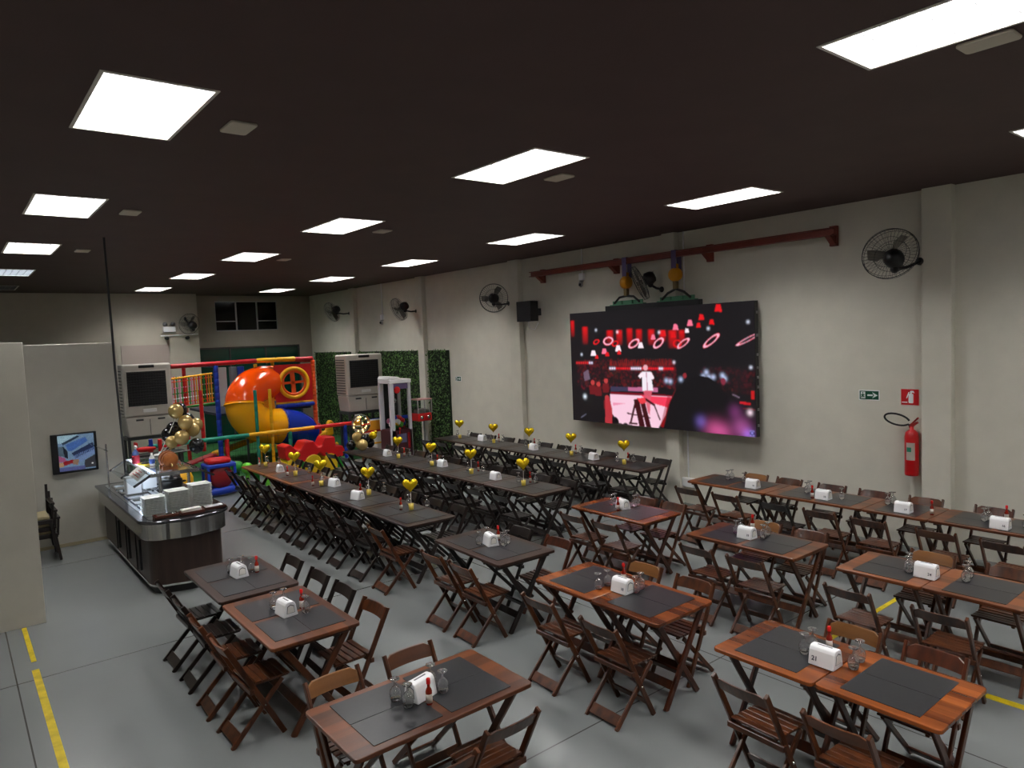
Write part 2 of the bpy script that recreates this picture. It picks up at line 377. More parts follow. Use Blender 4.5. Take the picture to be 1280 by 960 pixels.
# ------------------------------------------------------------------ video wall
SY0, SY1, SZ0, SZ1, SX = 6.12, 10.2, 1.32, 3.43, 9.70
def draw_screen():
    W, H = 360, 190
    im = np.zeros((H, W, 3)); im[:] = np.array(srgb(20, 17, 20))
    rng = np.random.RandomState(3)
    yy, xx = np.mgrid[0:H, 0:W]
    zl, zr = 1/633., 1/832.
    def uv(x, y):     # picture measured on the slanted screen -> flat screen coordinates
        t = (x-55)/1140.; top = 112-82*t; bot = 745+117*t
        u = t*zl/(zr+t*(zl-zr)); v = (y-top)/(bot-top)
        return u*W, v*H
    def put(mask, c, a=1.):
        im[mask] = im[mask]*(1-a)+np.array(c)*a
    def ell(x, y, rx, ry, c, a=1., rot=0.):
        cx, cy = uv(x, y); s = W/1140.
        dx, dy = xx-cx, yy-cy; c_, s_ = math.cos(rot), math.sin(rot)
        put(((dx*c_+dy*s_)/(rx*s*1.05))**2+((-dx*s_+dy*c_)/(ry*s*.82))**2 < 1, c, a)
    def ring(x, y, rx, ry, c, th=.72, rot=0.):
        cx, cy = uv(x, y); s = W/1140.; dx, dy = xx-cx, yy-cy; c_, s_ = math.cos(rot), math.sin(rot)
        q = ((dx*c_+dy*s_)/(rx*s*1.05))**2+((-dx*s_+dy*c_)/(ry*s*.82))**2
        put((q < 1) & (q > th*th), c)
    def poly(pts, c, a=1.):
        P = [uv(*p) for p in pts]; m = np.zeros((H, W), bool); n = len(P)
        for i in range(n):
            (x1, y1), (x2, y2) = P[i], P[(i+1) % n]
            if y1 == y2: continue
            cond = ((y1 > yy) != (y2 > yy)) & (xx < (x2-x1)*(yy-y1)/(y2-y1)+x1); m ^= cond
        put(m, c, a)
    def line(x1, y1, x2, y2, w, c, a=1.):
        L = math.hypot(x2-x1, y2-y1); nx, ny = -(y2-y1)/L*w/2, (x2-x1)/L*w/2
        poly([(x1+nx, y1+ny), (x2+nx, y2+ny), (x2-nx, y2-ny), (x1-nx, y1-ny)], c, a)
    def glow(x, y, r, c, k=1.):
        cx, cy = uv(x, y); s = W/1140.
        gsn = np.exp(-(((xx-cx)/(r*s))**2+((yy-cy)/(r*s))**2))[..., None]; im[:] = im+gsn*np.array(c)*k
    R = srgb(225, 18, 26); W_ = srgb(255, 235, 245); PK = srgb(250, 120, 150)
    # audience and dark red speckle
    for _ in range(900):
        x = rng.uniform(90, 700); y = rng.uniform(385, 560); ell(x, y, rng.uniform(3, 10), rng.uniform(4, 12), srgb(*(int(v) for v in (rng.uniform(30, 130), rng.uniform(8, 30), rng.uniform(14, 40)))), .5)
    for _ in range(300):
        x = rng.uniform(850, 1190); y = rng.uniform(430, 600); ell(x, y, rng.uniform(3, 8), rng.uniform(4, 10), srgb(*(int(v) for v in (rng.uniform(25, 95), rng.uniform(8, 26), rng.uniform(14, 36)))), .5)
    for _ in range(120):
        x = rng.uniform(280, 690); line(x, 420, x+rng.uniform(-12, 12), rng.uniform(375, 405), 4, srgb(140, 26, 24), .6)
    # red curtains of light
    for x, y0, y1, wd in ((68, 150, 220, 26), (143, 185, 265, 36), (294, 205, 260, 40), (352, 205, 270, 36), (415, 195, 270, 34), (473, 200, 260, 34), (548, 200, 270, 36), (618, 205, 250, 36), (680, 205, 290, 44), (737, 205, 260, 30)):
        cx_, cy_ = uv(x, y0); cx2, cy2 = uv(x, y1+30); sg = W/1140.*wd*.55
        t_ = np.clip((yy-cy_)/(cy2-cy_), 0, 1); g_ = np.exp(-((xx-cx_)/sg)**4)*(yy > cy_)*(1-t_)**.7*(.35+.65*np.clip((yy-cy_)/3, 0, 1))
        im[:] = im*(1-g_[..., None])+g_[..., None]*np.array(srgb(225, 12, 20))
    # lampshades
    for x, y, k, c in ((190, 345, 1, W_), (257, 333, 1, PK), (343, 318, 1.1, W_), (482, 298, 1, W_), (560, 250, .9, PK), (622, 225, 1.1, R), (700, 190, 1.1, PK), (790, 165, 1.1, PK), (862, 130, 1.1, R), (843, 178, .9, R), (925, 158, 1, R), (968, 75, 1.4, R), (770, 210, .8, W_), (685, 238, 1, R), (210, 368, .7, R), (275, 352, .8, R), (348, 340, .7, R)):
        poly([(x-9*k, y-17*k), (x+9*k, y-17*k), (x+17*k, y+15*k), (x-17*k, y+15*k)], c)
    for x, y, rx, ry, rot, c in ((210, 277, 22, 15, -.3, R), (283, 272, 34, 26, -.15, PK), (325, 287, 22, 16, -.3, R), (440, 287, 38, 22, -.45, PK), (592, 284, 36, 22, -.6, PK), (708, 287, 24, 22, 0, R), (745, 286, 40, 16, -.55, PK), (920, 270, 50, 17, -.6, PK), (1150, 262, 62, 10, -.42, srgb(250, 90, 120))):
        ring(x, y, rx*1.06, ry*1.1, R, .6, rot); ring(x, y, rx, ry, c if c == R else srgb(255, 190, 215), .74, rot)
    for x, y in ((210, 207), (340, 218), (597, 220), (903, 197), (1152, 157), (118, 352), (1165, 432), (685, 400)): glow(x, y, 7, (.7, .75, .9))
    # strings of bulbs
    for k in range(8): glow(88+k*13, 402, 6, R if k < 6 else (.8, .75, 1), 1.2)
    for k in range(30): glow(290+k*13.3, 435+k*.1, 6, (.9, .8, 1.) if k < 3 or 9 < k < 15 or 22 < k < 25 else R, 1.2)
    # left people
    poly([(125, 460), (155, 440), (165, 500), (130, 510)], srgb(120, 100, 120), .8)
    for x, y in ((180, 520), (215, 530), (262, 510), (265, 610)):
        ell(x, y, 14, 16, srgb(190, 60, 60)); poly([(x-22, y+15), (x+16, y+15), (x+18, y+70), (x-20, y+70)], srgb(120, 22, 30), .8)
    glow(130, 603, 12, (.8, .9, 1.))
    # stage
    poly([(288, 575), (670, 598), (668, 625), (288, 590)], srgb(120, 10, 30))
    poly([(290, 545), (395, 548), (580, 560), (575, 578), (290, 572)], srgb(60, 60, 90), .8)
    poly([(395, 548), (580, 552), (580, 578), (395, 570)], srgb(200, 110, 150), .9)
    poly([(283, 590), (666, 608), (640, 690), (575, 803), (330, 765), (290, 700)], srgb(250, 205, 225))
    poly([(470, 598), (668, 610), (645, 675), (560, 650)], srgb(245, 60, 90))
    poly([(300, 640), (390, 645), (300, 660)], srgb(240, 150, 180))
    # performer in white, seen from behind
    ell(508, 432, 14, 18, srgb(240, 170, 180)); poly([(484, 455), (538, 455), (552, 570), (484, 572)], srgb(245, 235, 245))
    line(487, 465, 468, 490, 20, W_); line(468, 490, 497, 470, 14, W_); line(535, 462, 553, 500, 18, W_); line(512, 460, 516, 570, 5, srgb(190, 120, 150))
    poly([(490, 570), (545, 570), (535, 620), (527, 720), (515, 700), (500, 620)], srgb(220, 90, 110), .9)
    # camera crane and A-frame silhouettes in front of stage
    for a in (((445, 620), (405, 770), 12), ((445, 620), (478, 790), 34), ((478, 615), (520, 800), 30), ((500, 620), (560, 660), 14), ((555, 655), (590, 750), 8), ((385, 705), (530, 735), 8), ((395, 765), (450, 770), 12)):
        line(*a[0], *a[1], a[2], srgb(60, 6, 14))
    poly([(450, 615), (500, 612), (505, 645), (470, 650)], srgb(235, 60, 70))
    poly([(600, 803), (640, 690), (700, 540), (640, 660)], srgb(120, 8, 20))
    ell(310, 760, 26, 36, srgb(18, 8, 12)); ell(375, 780, 16, 18, srgb(18, 8, 12))
    poly([(252, 610), (276, 600), (296, 680), (292, 770), (250, 770)], srgb(190, 50, 60), .9)
    # drum kit / musicians on the right
    for x, y in ((635, 510), (660, 515), (725, 503), (865, 485), (885, 460), (900, 490), (928, 490), (985, 480), (1000, 500)): glow(x, y, 11, (.45, .55, .8))
    ell(750, 480, 10, 16, srgb(150, 40, 50)); ell(990, 515, 12, 20, srgb(130, 40, 60))
    # big dark head in front
    poly([(590, 805), (655, 640), (700, 560), (760, 505), (830, 480), (900, 490), (960, 535), (1010, 600), (1060, 700), (1090, 850), (870, 835)], srgb(16, 13, 16))
    line(652, 600, 600, 790, 22, srgb(170, 6, 20), .6)
    line(1045, 595, 1090, 615, 8, srgb(120, 100, 120)); line(1090, 645, 1160, 655, 14, srgb(200, 20, 30)); line(1110, 680, 1190, 690, 5, srgb(120, 20, 26))
    poly([(1165, 575), (1185, 575), (1185, 625), (1165, 625)], srgb(190, 24, 26))
    for x, y, r, c, k in ((845, 760, 28, (.10, .07, .3), 1), (920, 810, 45, (.35, .05, .16), 1), (980, 830, 45, (.4, .06, .2), 1), (1060, 700, 30, (.12, .02, .1), 1), (1100, 800, 45, (.3, .06, .22), 1), (1140, 840, 25, (.2, .1, .5), 1), (1155, 707, 13, (.9, .7, .8), 1)): glow(x, y, r, c, k)
    poly([(1150, 815), (1182, 817), (1182, 852), (1150, 850)], srgb(150, 140, 220)); ring(1166, 834, 11, 12, srgb(50, 40, 110), .5)
    line(100, 730, 135, 708, 5, srgb(110, 110, 130))
    k = np.pad(im, ((1, 1), (1, 1), (0, 0)), 'edge')
    im = sum(k[a:a+H, b:b+W]*w_ for a, b, w_ in ((0, 0, .06), (0, 1, .11), (0, 2, .06), (1, 0, .11), (1, 1, .32), (1, 2, .11), (2, 0, .06), (2, 1, .11), (2, 2, .06)))
    return np.clip(im, 0, 3), W, H
def color_panel(name, im, W, H, fn, mat, parent, origin):
    vs = [fn(i/W, j/H) for j in range(H+1) for i in range(W+1)]
    vs = [(a-origin[0], b-origin[1], c-origin[2]) for a, b, c in vs]
    fs = [(j*(W+1)+i, j*(W+1)+i+1, (j+1)*(W+1)+i+1, (j+1)*(W+1)+i) for j in range(H) for i in range(W)]
    me = bpy.data.meshes.new(name); me.from_pydata(vs, [], fs)
    at = me.color_attributes.new('pixels', 'FLOAT_COLOR', 'CORNER')
    c = np.ones((H*W, 4, 4)); c[:, :, :3] = im.reshape(-1, 1, 3)
    at.data.foreach_set('color', c.ravel().astype(np.float32))
    me.materials.append(mat); return place(name, me, parent)
def pixel_mat(name, strength):
    m = pm(name, (.01, .01, .012), .35); nt, N, L, b = nodes(m)
    a = N.new('ShaderNodeAttribute'); a.attribute_name = 'pixels'
    L.new(a.outputs['Color'], b.inputs['Emission Color']); b.inputs['Emission Strength'].default_value = strength
    return m
org = (9.76, 8.16, SZ0)
scr = thing('video_screen', 'large wall-mounted video screen showing a red-lit concert', 'video screen', org)
im, W, H = draw_screen()
color_panel('screen_face', im, W, H, lambda u, v: (SX-.002, SY1+(SY0-SY1)*u, SZ1+(SZ0-SZ1)*v), pixel_mat('screen_pixels', 1.0), scr, org)
MB().bb((SX, SY0, SZ0), (SX+.1, SY1, SZ1)).build('cabinet', BLACK, scr, origin=org, bevel=.004)
MB().bb((SX+.01, 7.13, SZ1), (SX+.1, 9.25, 3.52)).build('top_box', pm('screen_topbox', srgb(34, 34, 37), .5), scr, origin=org, bevel=.004)
lb = MB()
for z in (1.5, 1.75, 2.1, 2.25, 2.4, 2.6, 2.9, 3.25): lb.box((SX+.05, SY0-.012, z), (.03, .02, .04))
lb.build('latch', ALU, scr, origin=org)
br = MB()
for y in (6.8, 9.5): br.bb((SX+.1, y-.04, 1.6), (XW-.004, y+.04, 1.68)).bb((SX+.1, y-.04, 3.1), (XW-.004, y+.04, 3.18))
br.build('wall_bracket', DGREY, scr, origin=org)

# hoisting beam on the wall with two chain hoists
org = (9.75, 8.16, 4.2)
bm_ = thing('hoist_beam', 'long red-brown steel beam on brackets above the video screen', 'beam', org)
MB().bb((9.70, 4.9, 4.255), (9.82, 11.4, 4.27)).bb((9.75, 4.9, 4.27), (9.77, 11.4, 4.345)).bb((9.70, 4.9, 4.345), (9.82, 11.4, 4.36)).bb((9.79, 4.9, 4.27), (9.81, 11.4, 4.345)).build('rail', BEAM, bm_, origin=org)
for y in (11.2, 9.12, 7.05, 4.98):
    MB().prism([(9.72, 4.255), (XW, 4.255), (XW, 4.12), (9.88, 4.14)], y-.04, y+.04, lambda a, b, h: (a, h, b)).bb((9.88, y-.05, 4.12), (XW, y+.05, 4.4)).build('bracket', BEAM, bm_, origin=org)
def hoist(y, zb, label, turned):
    org = (9.73, y, 3.52); t = thing('chain_hoist', label, 'chain hoist', org, 0, 'chain hoists above the screen')
    MB().bb((9.685, y-.05, 4.0), (9.835, y+.05, 4.01)).bb((9.685, y-.05, 4.0), (9.69, y+.05, 4.37)).bb((9.83, y-.05, 4.0), (9.835, y+.05, 4.37)).bb((9.685, y-.05, 4.362), (9.835, y+.05, 4.37)).build('strap', PURP, t, origin=org)
    MB().bar((9.73, y, 4.03), (9.73, y, zb+.16), .045, .03).build('sling', BLACK, t, origin=org)
    M = Matrix.Rotation(PI/2, 3, 'Y' if turned else 'X')
    MB().lathe([(.02, -.09), (.1, -.07), (.12, -.03), (.12, .03), (.1, .07), (.02, .09)], (9.73, y, zb), 16, M=M).bb((9.69, y-.04, zb+.1), (9.77, y+.04, zb+.18)).build('hoist_body', HOISTY, t, origin=org, bevel=.003)
    MB().bb((9.69, y-.035, zb-.24), (9.77, y+.035, zb-.1)).build('lower_block', pm('hoist_block', srgb(130, 110, 70), .5), t, origin=org, bevel=.006)
    MB().tube([(9.73, y+.3, 3.56), (9.73, y+.17, 3.66), (9.73, y, zb-.24), (9.73, y-.17, 3.66), (9.73, y-.3, 3.56)], .022, 6).build('chain_leg', BLACK, t, origin=org)
    MB().bb((9.71, y-.4, 3.52), (9.8, y+.4, 3.535)).bb((9.75, y-.36, 3.535), (9.765, y+.36, 3.6)).bb((9.71, y-.14, 3.535), (9.8, y-.11, 3.6)).bb((9.71, y+.11, 3.535), (9.8, y+.14, 3.6)).build('spreader', GRNB, t, origin=org)
hoist(8.73, 3.92, 'yellow chain hoist on green spreader, the one farther from the fire extinguisher', False)
hoist(7.62, 3.96, 'yellow chain hoist on green spreader, the one nearer the fire extinguisher', True)

# speaker
org = (9.78, 11.4, 3.33)
sp = thing('wall_speaker', 'black loudspeaker box high on the wall beside the beam end', 'speaker', org)
MB().prism([(9.5, 11.62), (9.5, 11.16), (9.75, 11.2), (9.75, 11.58)], 3.33, 3.75, XY).build('speaker_cabinet', BLACK, sp, origin=org, bevel=.008)
MB().bb((9.492, 11.19, 3.36), (9.5, 11.59, 3.72)).build('grille', noisy(pm('speaker_grille', srgb(40, 40, 44), .7), 200, .4), sp, origin=org)
MB().bb((9.75, 11.34, 3.45), (XW, 11.44, 3.6)).build('bracket', DGREY, sp, origin=org)
MB().tube([(9.72, 11.5, 3.33), (9.74, 11.5, 3.2), (9.85, 11.45, 3.15), (9.93, 11.42, 3.3)], .008, 6).build('cable', WHITE, sp, origin=org)

# ------------------------------------------------------------------ wall fans
FANB = pm('fan_blade_grey', srgb(126, 122, 114), .4)
def fan(c, d, anchor, label, R=.31, wall='right'):
    """c = cage centre, d = blowing direction, anchor = point on the pillar/wall"""
    c = Vector(c); d = Vector(d).normalized(); q = d.to_track_quat('Z', 'Y').to_matrix()
    t = thing('wall_fan', label, 'wall fan', anchor, 0, 'oscillating wall fans'); org = anchor
    g = MB()
    def P(r, a, h): return c+q @ Vector((r*math.cos(a), r*math.sin(a), h))
    for r, h in ((R, 0), (R*.97, .05), (R*.97, -.05), (R*.62, .075), (R*.62, -.075), (R*.3, .085), (R*.3, -.085)):
        g.tube([P(r, 2*PI*k/32, h) for k in range(32)], .0055 if r == R else .003, 5, True)
    for k in range(40):
        a = 2*PI*k/40
        g.tube([P(R*.1, a, .085), P(R*.62, a, .075), P(R*.97, a, .045), P(R, a, 0), P(R*.97, a, -.045), P(R*.62, a, -.075), P(R*.1, a, -.085)], .0018, 4)
    g.build('cage', DGREY, t, origin=org)
    b = MB()
    for k in range(3):
        a0 = 2*PI*k/3
        pts = [P(.05, a0-.5, -.02), P(.18, a0-.42, -.035), P(.27, a0-.2, -.03), P(.28, a0+.2, .02), P(.18, a0+.3, .03), P(.05, a0+.5, .02)]
        n = d*.003
        b.add([p-n for p in pts]+[p+n for p in pts], [(5, 4, 3, 2, 1, 0), (6, 7, 8, 9, 10, 11)]+[(i, (i+1) % 6, 6+(i+1) % 6, 6+i) for i in range(6)])
    b.lathe([(.001, .06), (.04, .05), (.05, .0), (.045, -.05)], c, 12, M=q)
    b.build('blades', FANB, t, origin=org)
    m = MB().lathe([(.04, -.29), (.09, -.27), (.115, -.21), (.12, -.13), (.08, -.09)], c, 14, M=q)
    e = c+q @ Vector((0, 0, -.2)); k = e-Vector((0, 0, .12))
    m.tube([e, k], .035, 10); m.sph(k, .05, 10)
    m.build('motor', BLACK, t, origin=org)
    A = Vector(anchor)
    MB().tube([k, (k+A)/2-Vector((0, 0, .02)), A], .02, 8).lathe([(.05, -.02), (.05, .02)], A, 12, M=Matrix.Rotation(PI/2, 3, 'Y')).build('arm', BLACK, t, origin=org)
    MB().box(e+Vector((0, 0, .07))-d*.02, (.06, .06, .07)).build('oscillation_knob', LABEL, t, origin=org)
V = Vector
lft = V((-.78, .62, 0)); fwd = V((.62, .78, 0))
fan((9.45, 4.02, 3.88), fwd+V((.25, -.1, .55)), (9.84, 3.82, 3.78), 'wall fan above the fire extinguisher, beside the nearest pillar', .33)
fan((9.56, 8.26, 3.87), lft*.9+fwd*.2+V((0, 0, -.4)), (9.83, 7.99, 3.74), 'wall fan between the two yellow chain hoists')
fan((9.45, 12.32, 3.88), fwd+V((0, 0, .08)), (9.84, 12.28, 3.76), 'wall fan beside the black wall loudspeaker')
fan((9.42, 16.4, 3.86), lft*.9+fwd*.35+V((0, 0, -.4)), (9.84, 16.21, 3.8), 'wall fan above the green hedge, nearer the screen')
fan((9.42, 20.5, 4.0), lft*.9+fwd*.35+V((0, 0, -.4)), (9.84, 20.16, 3.94), 'wall fan above the green hedge, nearer the recess corner')
fan((5.75, 22.38, 3.78), V((-.1, .35, .1)), (5.72, YB, 3.95), 'wall fan on the back wall beside the emergency light')

# wall cameras on conduits
def wallcam(y, zb, label):
    org = (XW, y, zb); t = thing('security_camera', label, 'camera', org, 0, 'wall cameras under white conduits')
    MB().tube([(XW-.02, y, ZC), (XW-.02, y, zb+.14)], .014, 8).build('conduit', WHITE, t, origin=org)
    MB().bb((XW-.07, y-.06, zb), (XW, y+.06, zb+.14)).build('junction_box', WHITE, t, origin=org, bevel=.008)
    MB().lathe([(.02, .03), (.045, 0), (.045, -.06), (.01, -.09)], (XW-.07, y, zb-.05), 12).tube([(XW-.07, y, zb-.02), (XW, y, zb-.02)], .015, 8).build('camera_head', pm('camera_shell', srgb(150, 150, 150), .4), t, origin=org)
    MB().sph((XW-.11, y-.02, zb-.09), .03, 10).build('lens', BLACK, t, origin=org)
wallcam(18.24, 3.66, 'white security camera on a conduit above the green hedge')
wallcam(10.05, 4.08, 'white security camera on a conduit between speaker and screen')
org = (5.5, YB, 3.35)
t = thing('security_camera', 'white bracket with two small cameras under the back wall fan', 'camera', org)
MB().tube([(5.0, YB-.06, 3.45), (6.05, YB-.06, 3.48)], .015, 8).tube([(5.55, YB-.06, 3.46), (5.55, YB, 3.46)], .015, 8).build('bracket', WHITE, t, origin=org)
for x in (5.15, 5.72): MB().lathe([(.03, -.1), (.05, -.06), (.05, .08), (.02, .1)], (x, YB-.13, 3.38), 10, M=Matrix.Rotation(PI/2, 3, 'X')).build('camera_head', BLACK, t, origin=org)
org = (5.24, YB, 3.63)
t = thing('emergency_light', 'white emergency light box with two lamp heads on the back wall', 'emergency light', org)
MB().bb((5.08, YB-.1, 3.56), (5.42, YB, 3.72)).build('battery_box', WHITE, t, origin=org, bevel=.008)
for x in (5.14, 5.36): MB().lathe([(.02, .06), (.07, 0), (.06, -.02)], (x, YB-.08, 3.79), 12, M=Matrix.Rotation(PI/2, 3, 'X')).bb((x-.01, YB-.06, 3.7), (x+.01, YB-.04, 3.78)).build('lamp_head', pm('lamp_head', srgb(110, 110, 115), .3), t, origin=org)
t = tag(MB().tube([(XW-.015, 7.6, ZC), (XW-.015, 7.6, .44)], .013, 8).build('conduit', WHITE), 'white vertical conduit on the wall beside the pillar below the screen', 'conduit')
t = tag(MB().bb((XW-.07, 7.47, .3), (XW, 7.75, .46)).build('outlet_box', WHITE, bevel=.008), 'white outlet box at the foot of the wall by the pillar', 'outlet box')

# signs and extinguisher
def sign_exit(y0, y1, z0, z1, label, name='exit_sign'):
    org = (XW-.004, (y0+y1)/2, (z0+z1)/2); s = thing(name, label, 'sign', org); x = XW-.006
    MB().bb((x, y0, z0), (XW, y1, z1)).build('board', WHITE, s, origin=org)
    w, h = y1-y0, z1-z0; f = YZ(x)
    Yp = lambda u: y1-u*w   # u from picture left
    MB().prism([(Yp(.04), z0+.08*h), (Yp(.96), z0+.08*h), (Yp(.96), z1-.08*h), (Yp(.04), z1-.08*h)], -.002, 0, f).build('green_field', SIGNG, s, origin=org)
    a = MB()
    a.prism([(Yp(.42), z0+.42*h), (Yp(.68), z0+.42*h), (Yp(.68), z0+.58*h), (Yp(.42), z0+.58*h)], -.004, -.002, f)
    a.prism([(Yp(.66), z0+.2*h), (Yp(.92), z0+.5*h), (Yp(.66), z0+.8*h), (Yp(.74), z0+.5*h)], -.004, -.002, f)
    a.build('arrow', WHITE, s, origin=org)
    m = MB()
    m.prism([(Yp(.1), z0+.16*h), (Yp(.32), z0+.16*h), (Yp(.32), z1-.16*h), (Yp(.1), z1-.16*h)], -.004, -.002, f)
    m.build('door_symbol', WHITE, s, origin=org)
    m = MB()
    m.prism([(Yp(.2+.035*math.cos(k*PI/4)), z0+h*(.72+.07*math.sin(k*PI/4))) for k in range(8)], -.005, -.004, f)
    for p in (((.2, .62), (.2, .45)), ((.2, .45), (.14, .28)), ((.2, .45), (.27, .3)), ((.2, .58), (.28, .5)), ((.2, .58), (.13, .48))):
        m.bar((x-.0045, Yp(p[0][0]), z0+h*p[0][1]), (x-.0045, Yp(p[1][0]), z0+h*p[1][1]), .014, .001, (1, 0, 0))
    m.build('runner_symbol', SIGNG, s, origin=org)
sign_exit(4.38, 4.66, 1.95, 2.09, 'green and white arrow exit sign beside the fire extinguisher sign')
sign_exit(14.43, 14.68, 1.97, 2.09, 'small green exit sign on the wall beside the hedge')
org = (XW, 3.99, 2.02); s = thing('extinguisher_sign', 'red square sign with white extinguisher symbol above the extinguisher', 'sign', org)
f = YZ(XW-.006)
MB().bb((XW-.006, 3.88, 1.91), (XW, 4.10, 2.12)).build('board', SIGNR, s, origin=org)
m = MB()
m.prism(rrect(3.945, 4.005, 1.935, 2.06, .012), -.002, 0, f).prism([(3.965, 2.06), (3.985, 2.06), (3.985, 2.085), (3.965, 2.085)], -.002, 0, f)
m.prism([(3.93, 2.07), (3.99, 2.08), (3.98, 2.1), (3.945, 2.1)], -.002, 0, f).prism([(4.02, 1.94), (4.09, 1.94), (4.09, 1.95), (4.02, 1.95)], -.002, 0, f)
m.bar((XW-.007, 4.0, 2.08), (XW-.007, 4.03, 2.0), .012, .002, (1, 0, 0))
m.build('extinguisher_symbol', WHITE, s, origin=org)
org = (9.85, 3.93, .98); s = thing('fire_extinguisher', 'red fire extinguisher hung on the wall beside the pillar', 'fire extinguisher', org)
cx, cy = 9.85, 3.93
MB().lathe([(.06, .985), (.08, .99), (.085, 1.01), (.085, 1.5), (.075, 1.555), (.045, 1.59), (.025, 1.6), (.025, 1.64)], (cx, cy, 0), 20).build('cylinder', EXTR, s, origin=org)
MB().bar((cx, cy-.0, 1.64), (cx-.02, cy-.08, 1.7), .03, .03, (1, 0, 0)).bar((cx, cy, 1.67), (cx-.02, cy-.09, 1.76), .02, .025, (1, 0, 0)).bar((cx, cy+.03, 1.64), (cx, cy-.02, 1.66), .05, .04, (1, 0, 0)).build('valve_handle', pm('valve_red', srgb(150, 40, 36), .4), s, origin=org)
hose = [(cx-.02, cy+.02, 1.65)]
for k in range(25):
    an = PI+.4+(2*PI-.7)*k/24; yy, zz = .155*math.cos(an), .07*math.sin(an)
    hose.append((cx-.02-.03*math.sin(PI*k/24), cy+.17+yy*.98-zz*.2, 1.725+zz+yy*.22))
MB().tube(hose, .013, 8).build('hose', BLACK, s, origin=org)
def curved(z0, z1, a0, a1, r=.0865, n=8):
    m = MB(); vs = []
    for i in range(n+1):
        a = a0+(a1-a0)*i/n
        for z in (z0, z1): vs.append((cx+r*math.cos(a), cy+r*math.sin(a), z))
    return m.add(vs, [(2*i, 2*i+2, 2*i+3, 2*i+1) for i in range(n)], 0, True)
curved(1.20, 1.43, 2.7, 3.95).build('paper_label', LABEL, s, origin=org)
curved(1.31, 1.37, 2.8, 3.45, .0875).build('label_print', INKG, s, origin=org)
MB().bb((cx+.03, cy-.04, 1.36), (XW, cy+.04, 1.42)).build('bracket', DGREY, s, origin=org)

# television on far partition and stacked armchairs
def draw_tv():
    W, H = 64, 56; im = np.zeros((H, W, 3)); yy, xx = np.mgrid[0:H, 0:W]; u = xx/W; v = yy/H; rng = np.random.RandomState(5)
    im[:] = srgb(120, 150, 180)
    def P(pts, c):
        m = np.zeros((H, W), bool); n = len(pts)
        for i in range(n):
            (x1, y1), (x2, y2) = pts[i], pts[(i+1) % n]
            if y1 == y2: continue
            m ^= ((y1 > v) != (y2 > v)) & (u < (x2-x1)*(v-y1)/(y2-y1)+x1)
        im[m] = c
    P([(0, 0), (.55, 0), (.1, .2), (0, .2)], srgb(170, 205, 220)); P([(.1, .2), (.55, .02), (.6, .06), (.13, .26)], srgb(30, 50, 70))
    P([(.2, .25), (.75, .08), (.82, .2), (.35, .45), (.25, .42)], srgb(70, 110, 180))
    P([(.35, .5), (.95, .25), (1, .38), (.4, .6)], srgb(34, 48, 84)); P([(.4, .58), (1, .38), (1, .55), (.6, .78), (.4, .75)], srgb(120, 145, 190))
    for k in range(16): P([(.42+k*.035, .57-k*.013), (.44+k*.035, .56-k*.013), (.45+k*.035, .66-k*.013), (.43+k*.035, .67-k*.013)], srgb(40, 60, 110))
    P([(.0, .3), (.15, .3), (.25, .6), (.0, .55)], srgb(80, 100, 115)); P([(.12, .28), (.25, .45), (.25, .66), (.15, .6)], srgb(20, 26, 40))
    P([(0, .55), (.16, .62), (.2, .72), (0, .72)], srgb(170, 90, 130)); P([(.1, .72), (.42, .68), (.4, .78), (.12, .84)], srgb(150, 20, 30))
    P([(0, .74), (.1, .74), (.12, .86), (0, .86)], srgb(190, 150, 110)); P([(.38, .68), (.55, .7), (.5, .85), (.36, .82)], srgb(150, 120, 100))
    P([(.7, .74), (1, .6), (1, .95), (.66, .95)], srgb(54, 54, 60)); P([(0, .88), (.7, .88), (.7, 1), (0, 1)], srgb(90, 96, 150))
    im *= rng.uniform(.75, 1.2, (H, W, 1)); im[int(.84*H):int(.88*H), int(.9*W):int(.95*W)] = 1
    return im, W, H
org = (1.5, 13.0, 1.15); s = thing('wall_television', 'small flat television showing a bluish picture on the far partition', 'television', org, 0)
MB().bb((1.19, 12.94, 1.17), (1.81, 12.99, 1.79)).build('casing', BLACK, s, origin=org, bevel=.006)
im, W, H = draw_tv()
color_panel('screen_face', im, W, H, lambda u, v: (1.28+.49*u, 12.938, 1.765-.56*v), pixel_mat('tv_pixels', .55), s, org)
MB().bb((1.4, 12.99, 1.35), (1.6, 13.05, 1.6)).build('wall_mount', DGREY, s, origin=org)
def armchair():
    t = thing('armchair', '', 'armchair')
    for sx in (-1, 1):
        for sy in (-1, 1): MB().bar((sx*.25, sy*.24+(.0 if sy < 0 else 0), .36), (sx*.29, sy*.28, 0), .04, .035).build('leg', DARKB, t, bevel=.004)
    MB().bb((-.27, -.27, .34), (.27, .27, .4)).build('seat_frame', DARKB, t, bevel=.005)
    MB().bb((-.24, -.24, .4), (.24, .24, .45)).build('cushion', CUSH, t, bevel=.015, seg=2)
    b = MB()
    for z in (.55, .66, .77): b.bar((-.27, -.25-.05*(z-.4), z), (-.27, .25+.05*(z-.4), z), .03, .02)
    for sy in (-1, 1): b.bar((-.26, sy*.26, .36), (-.3, sy*.27, .84), .035, .035)
    b.bar((-.3, -.28, .83), (-.3, .28, .83), .04, .025)
    b.build('backrest', DARKB, t, bevel=.003)
    for sy in (-1, 1): MB().bar((-.29, sy*.28, .62), (.25, sy*.29, .62), .03, .05).bar((.22, sy*.27, .36), (.23, sy*.29, .61), .03, .03).build('arm', DARKB, t, bevel=.004)
    return t
ac = armchair()
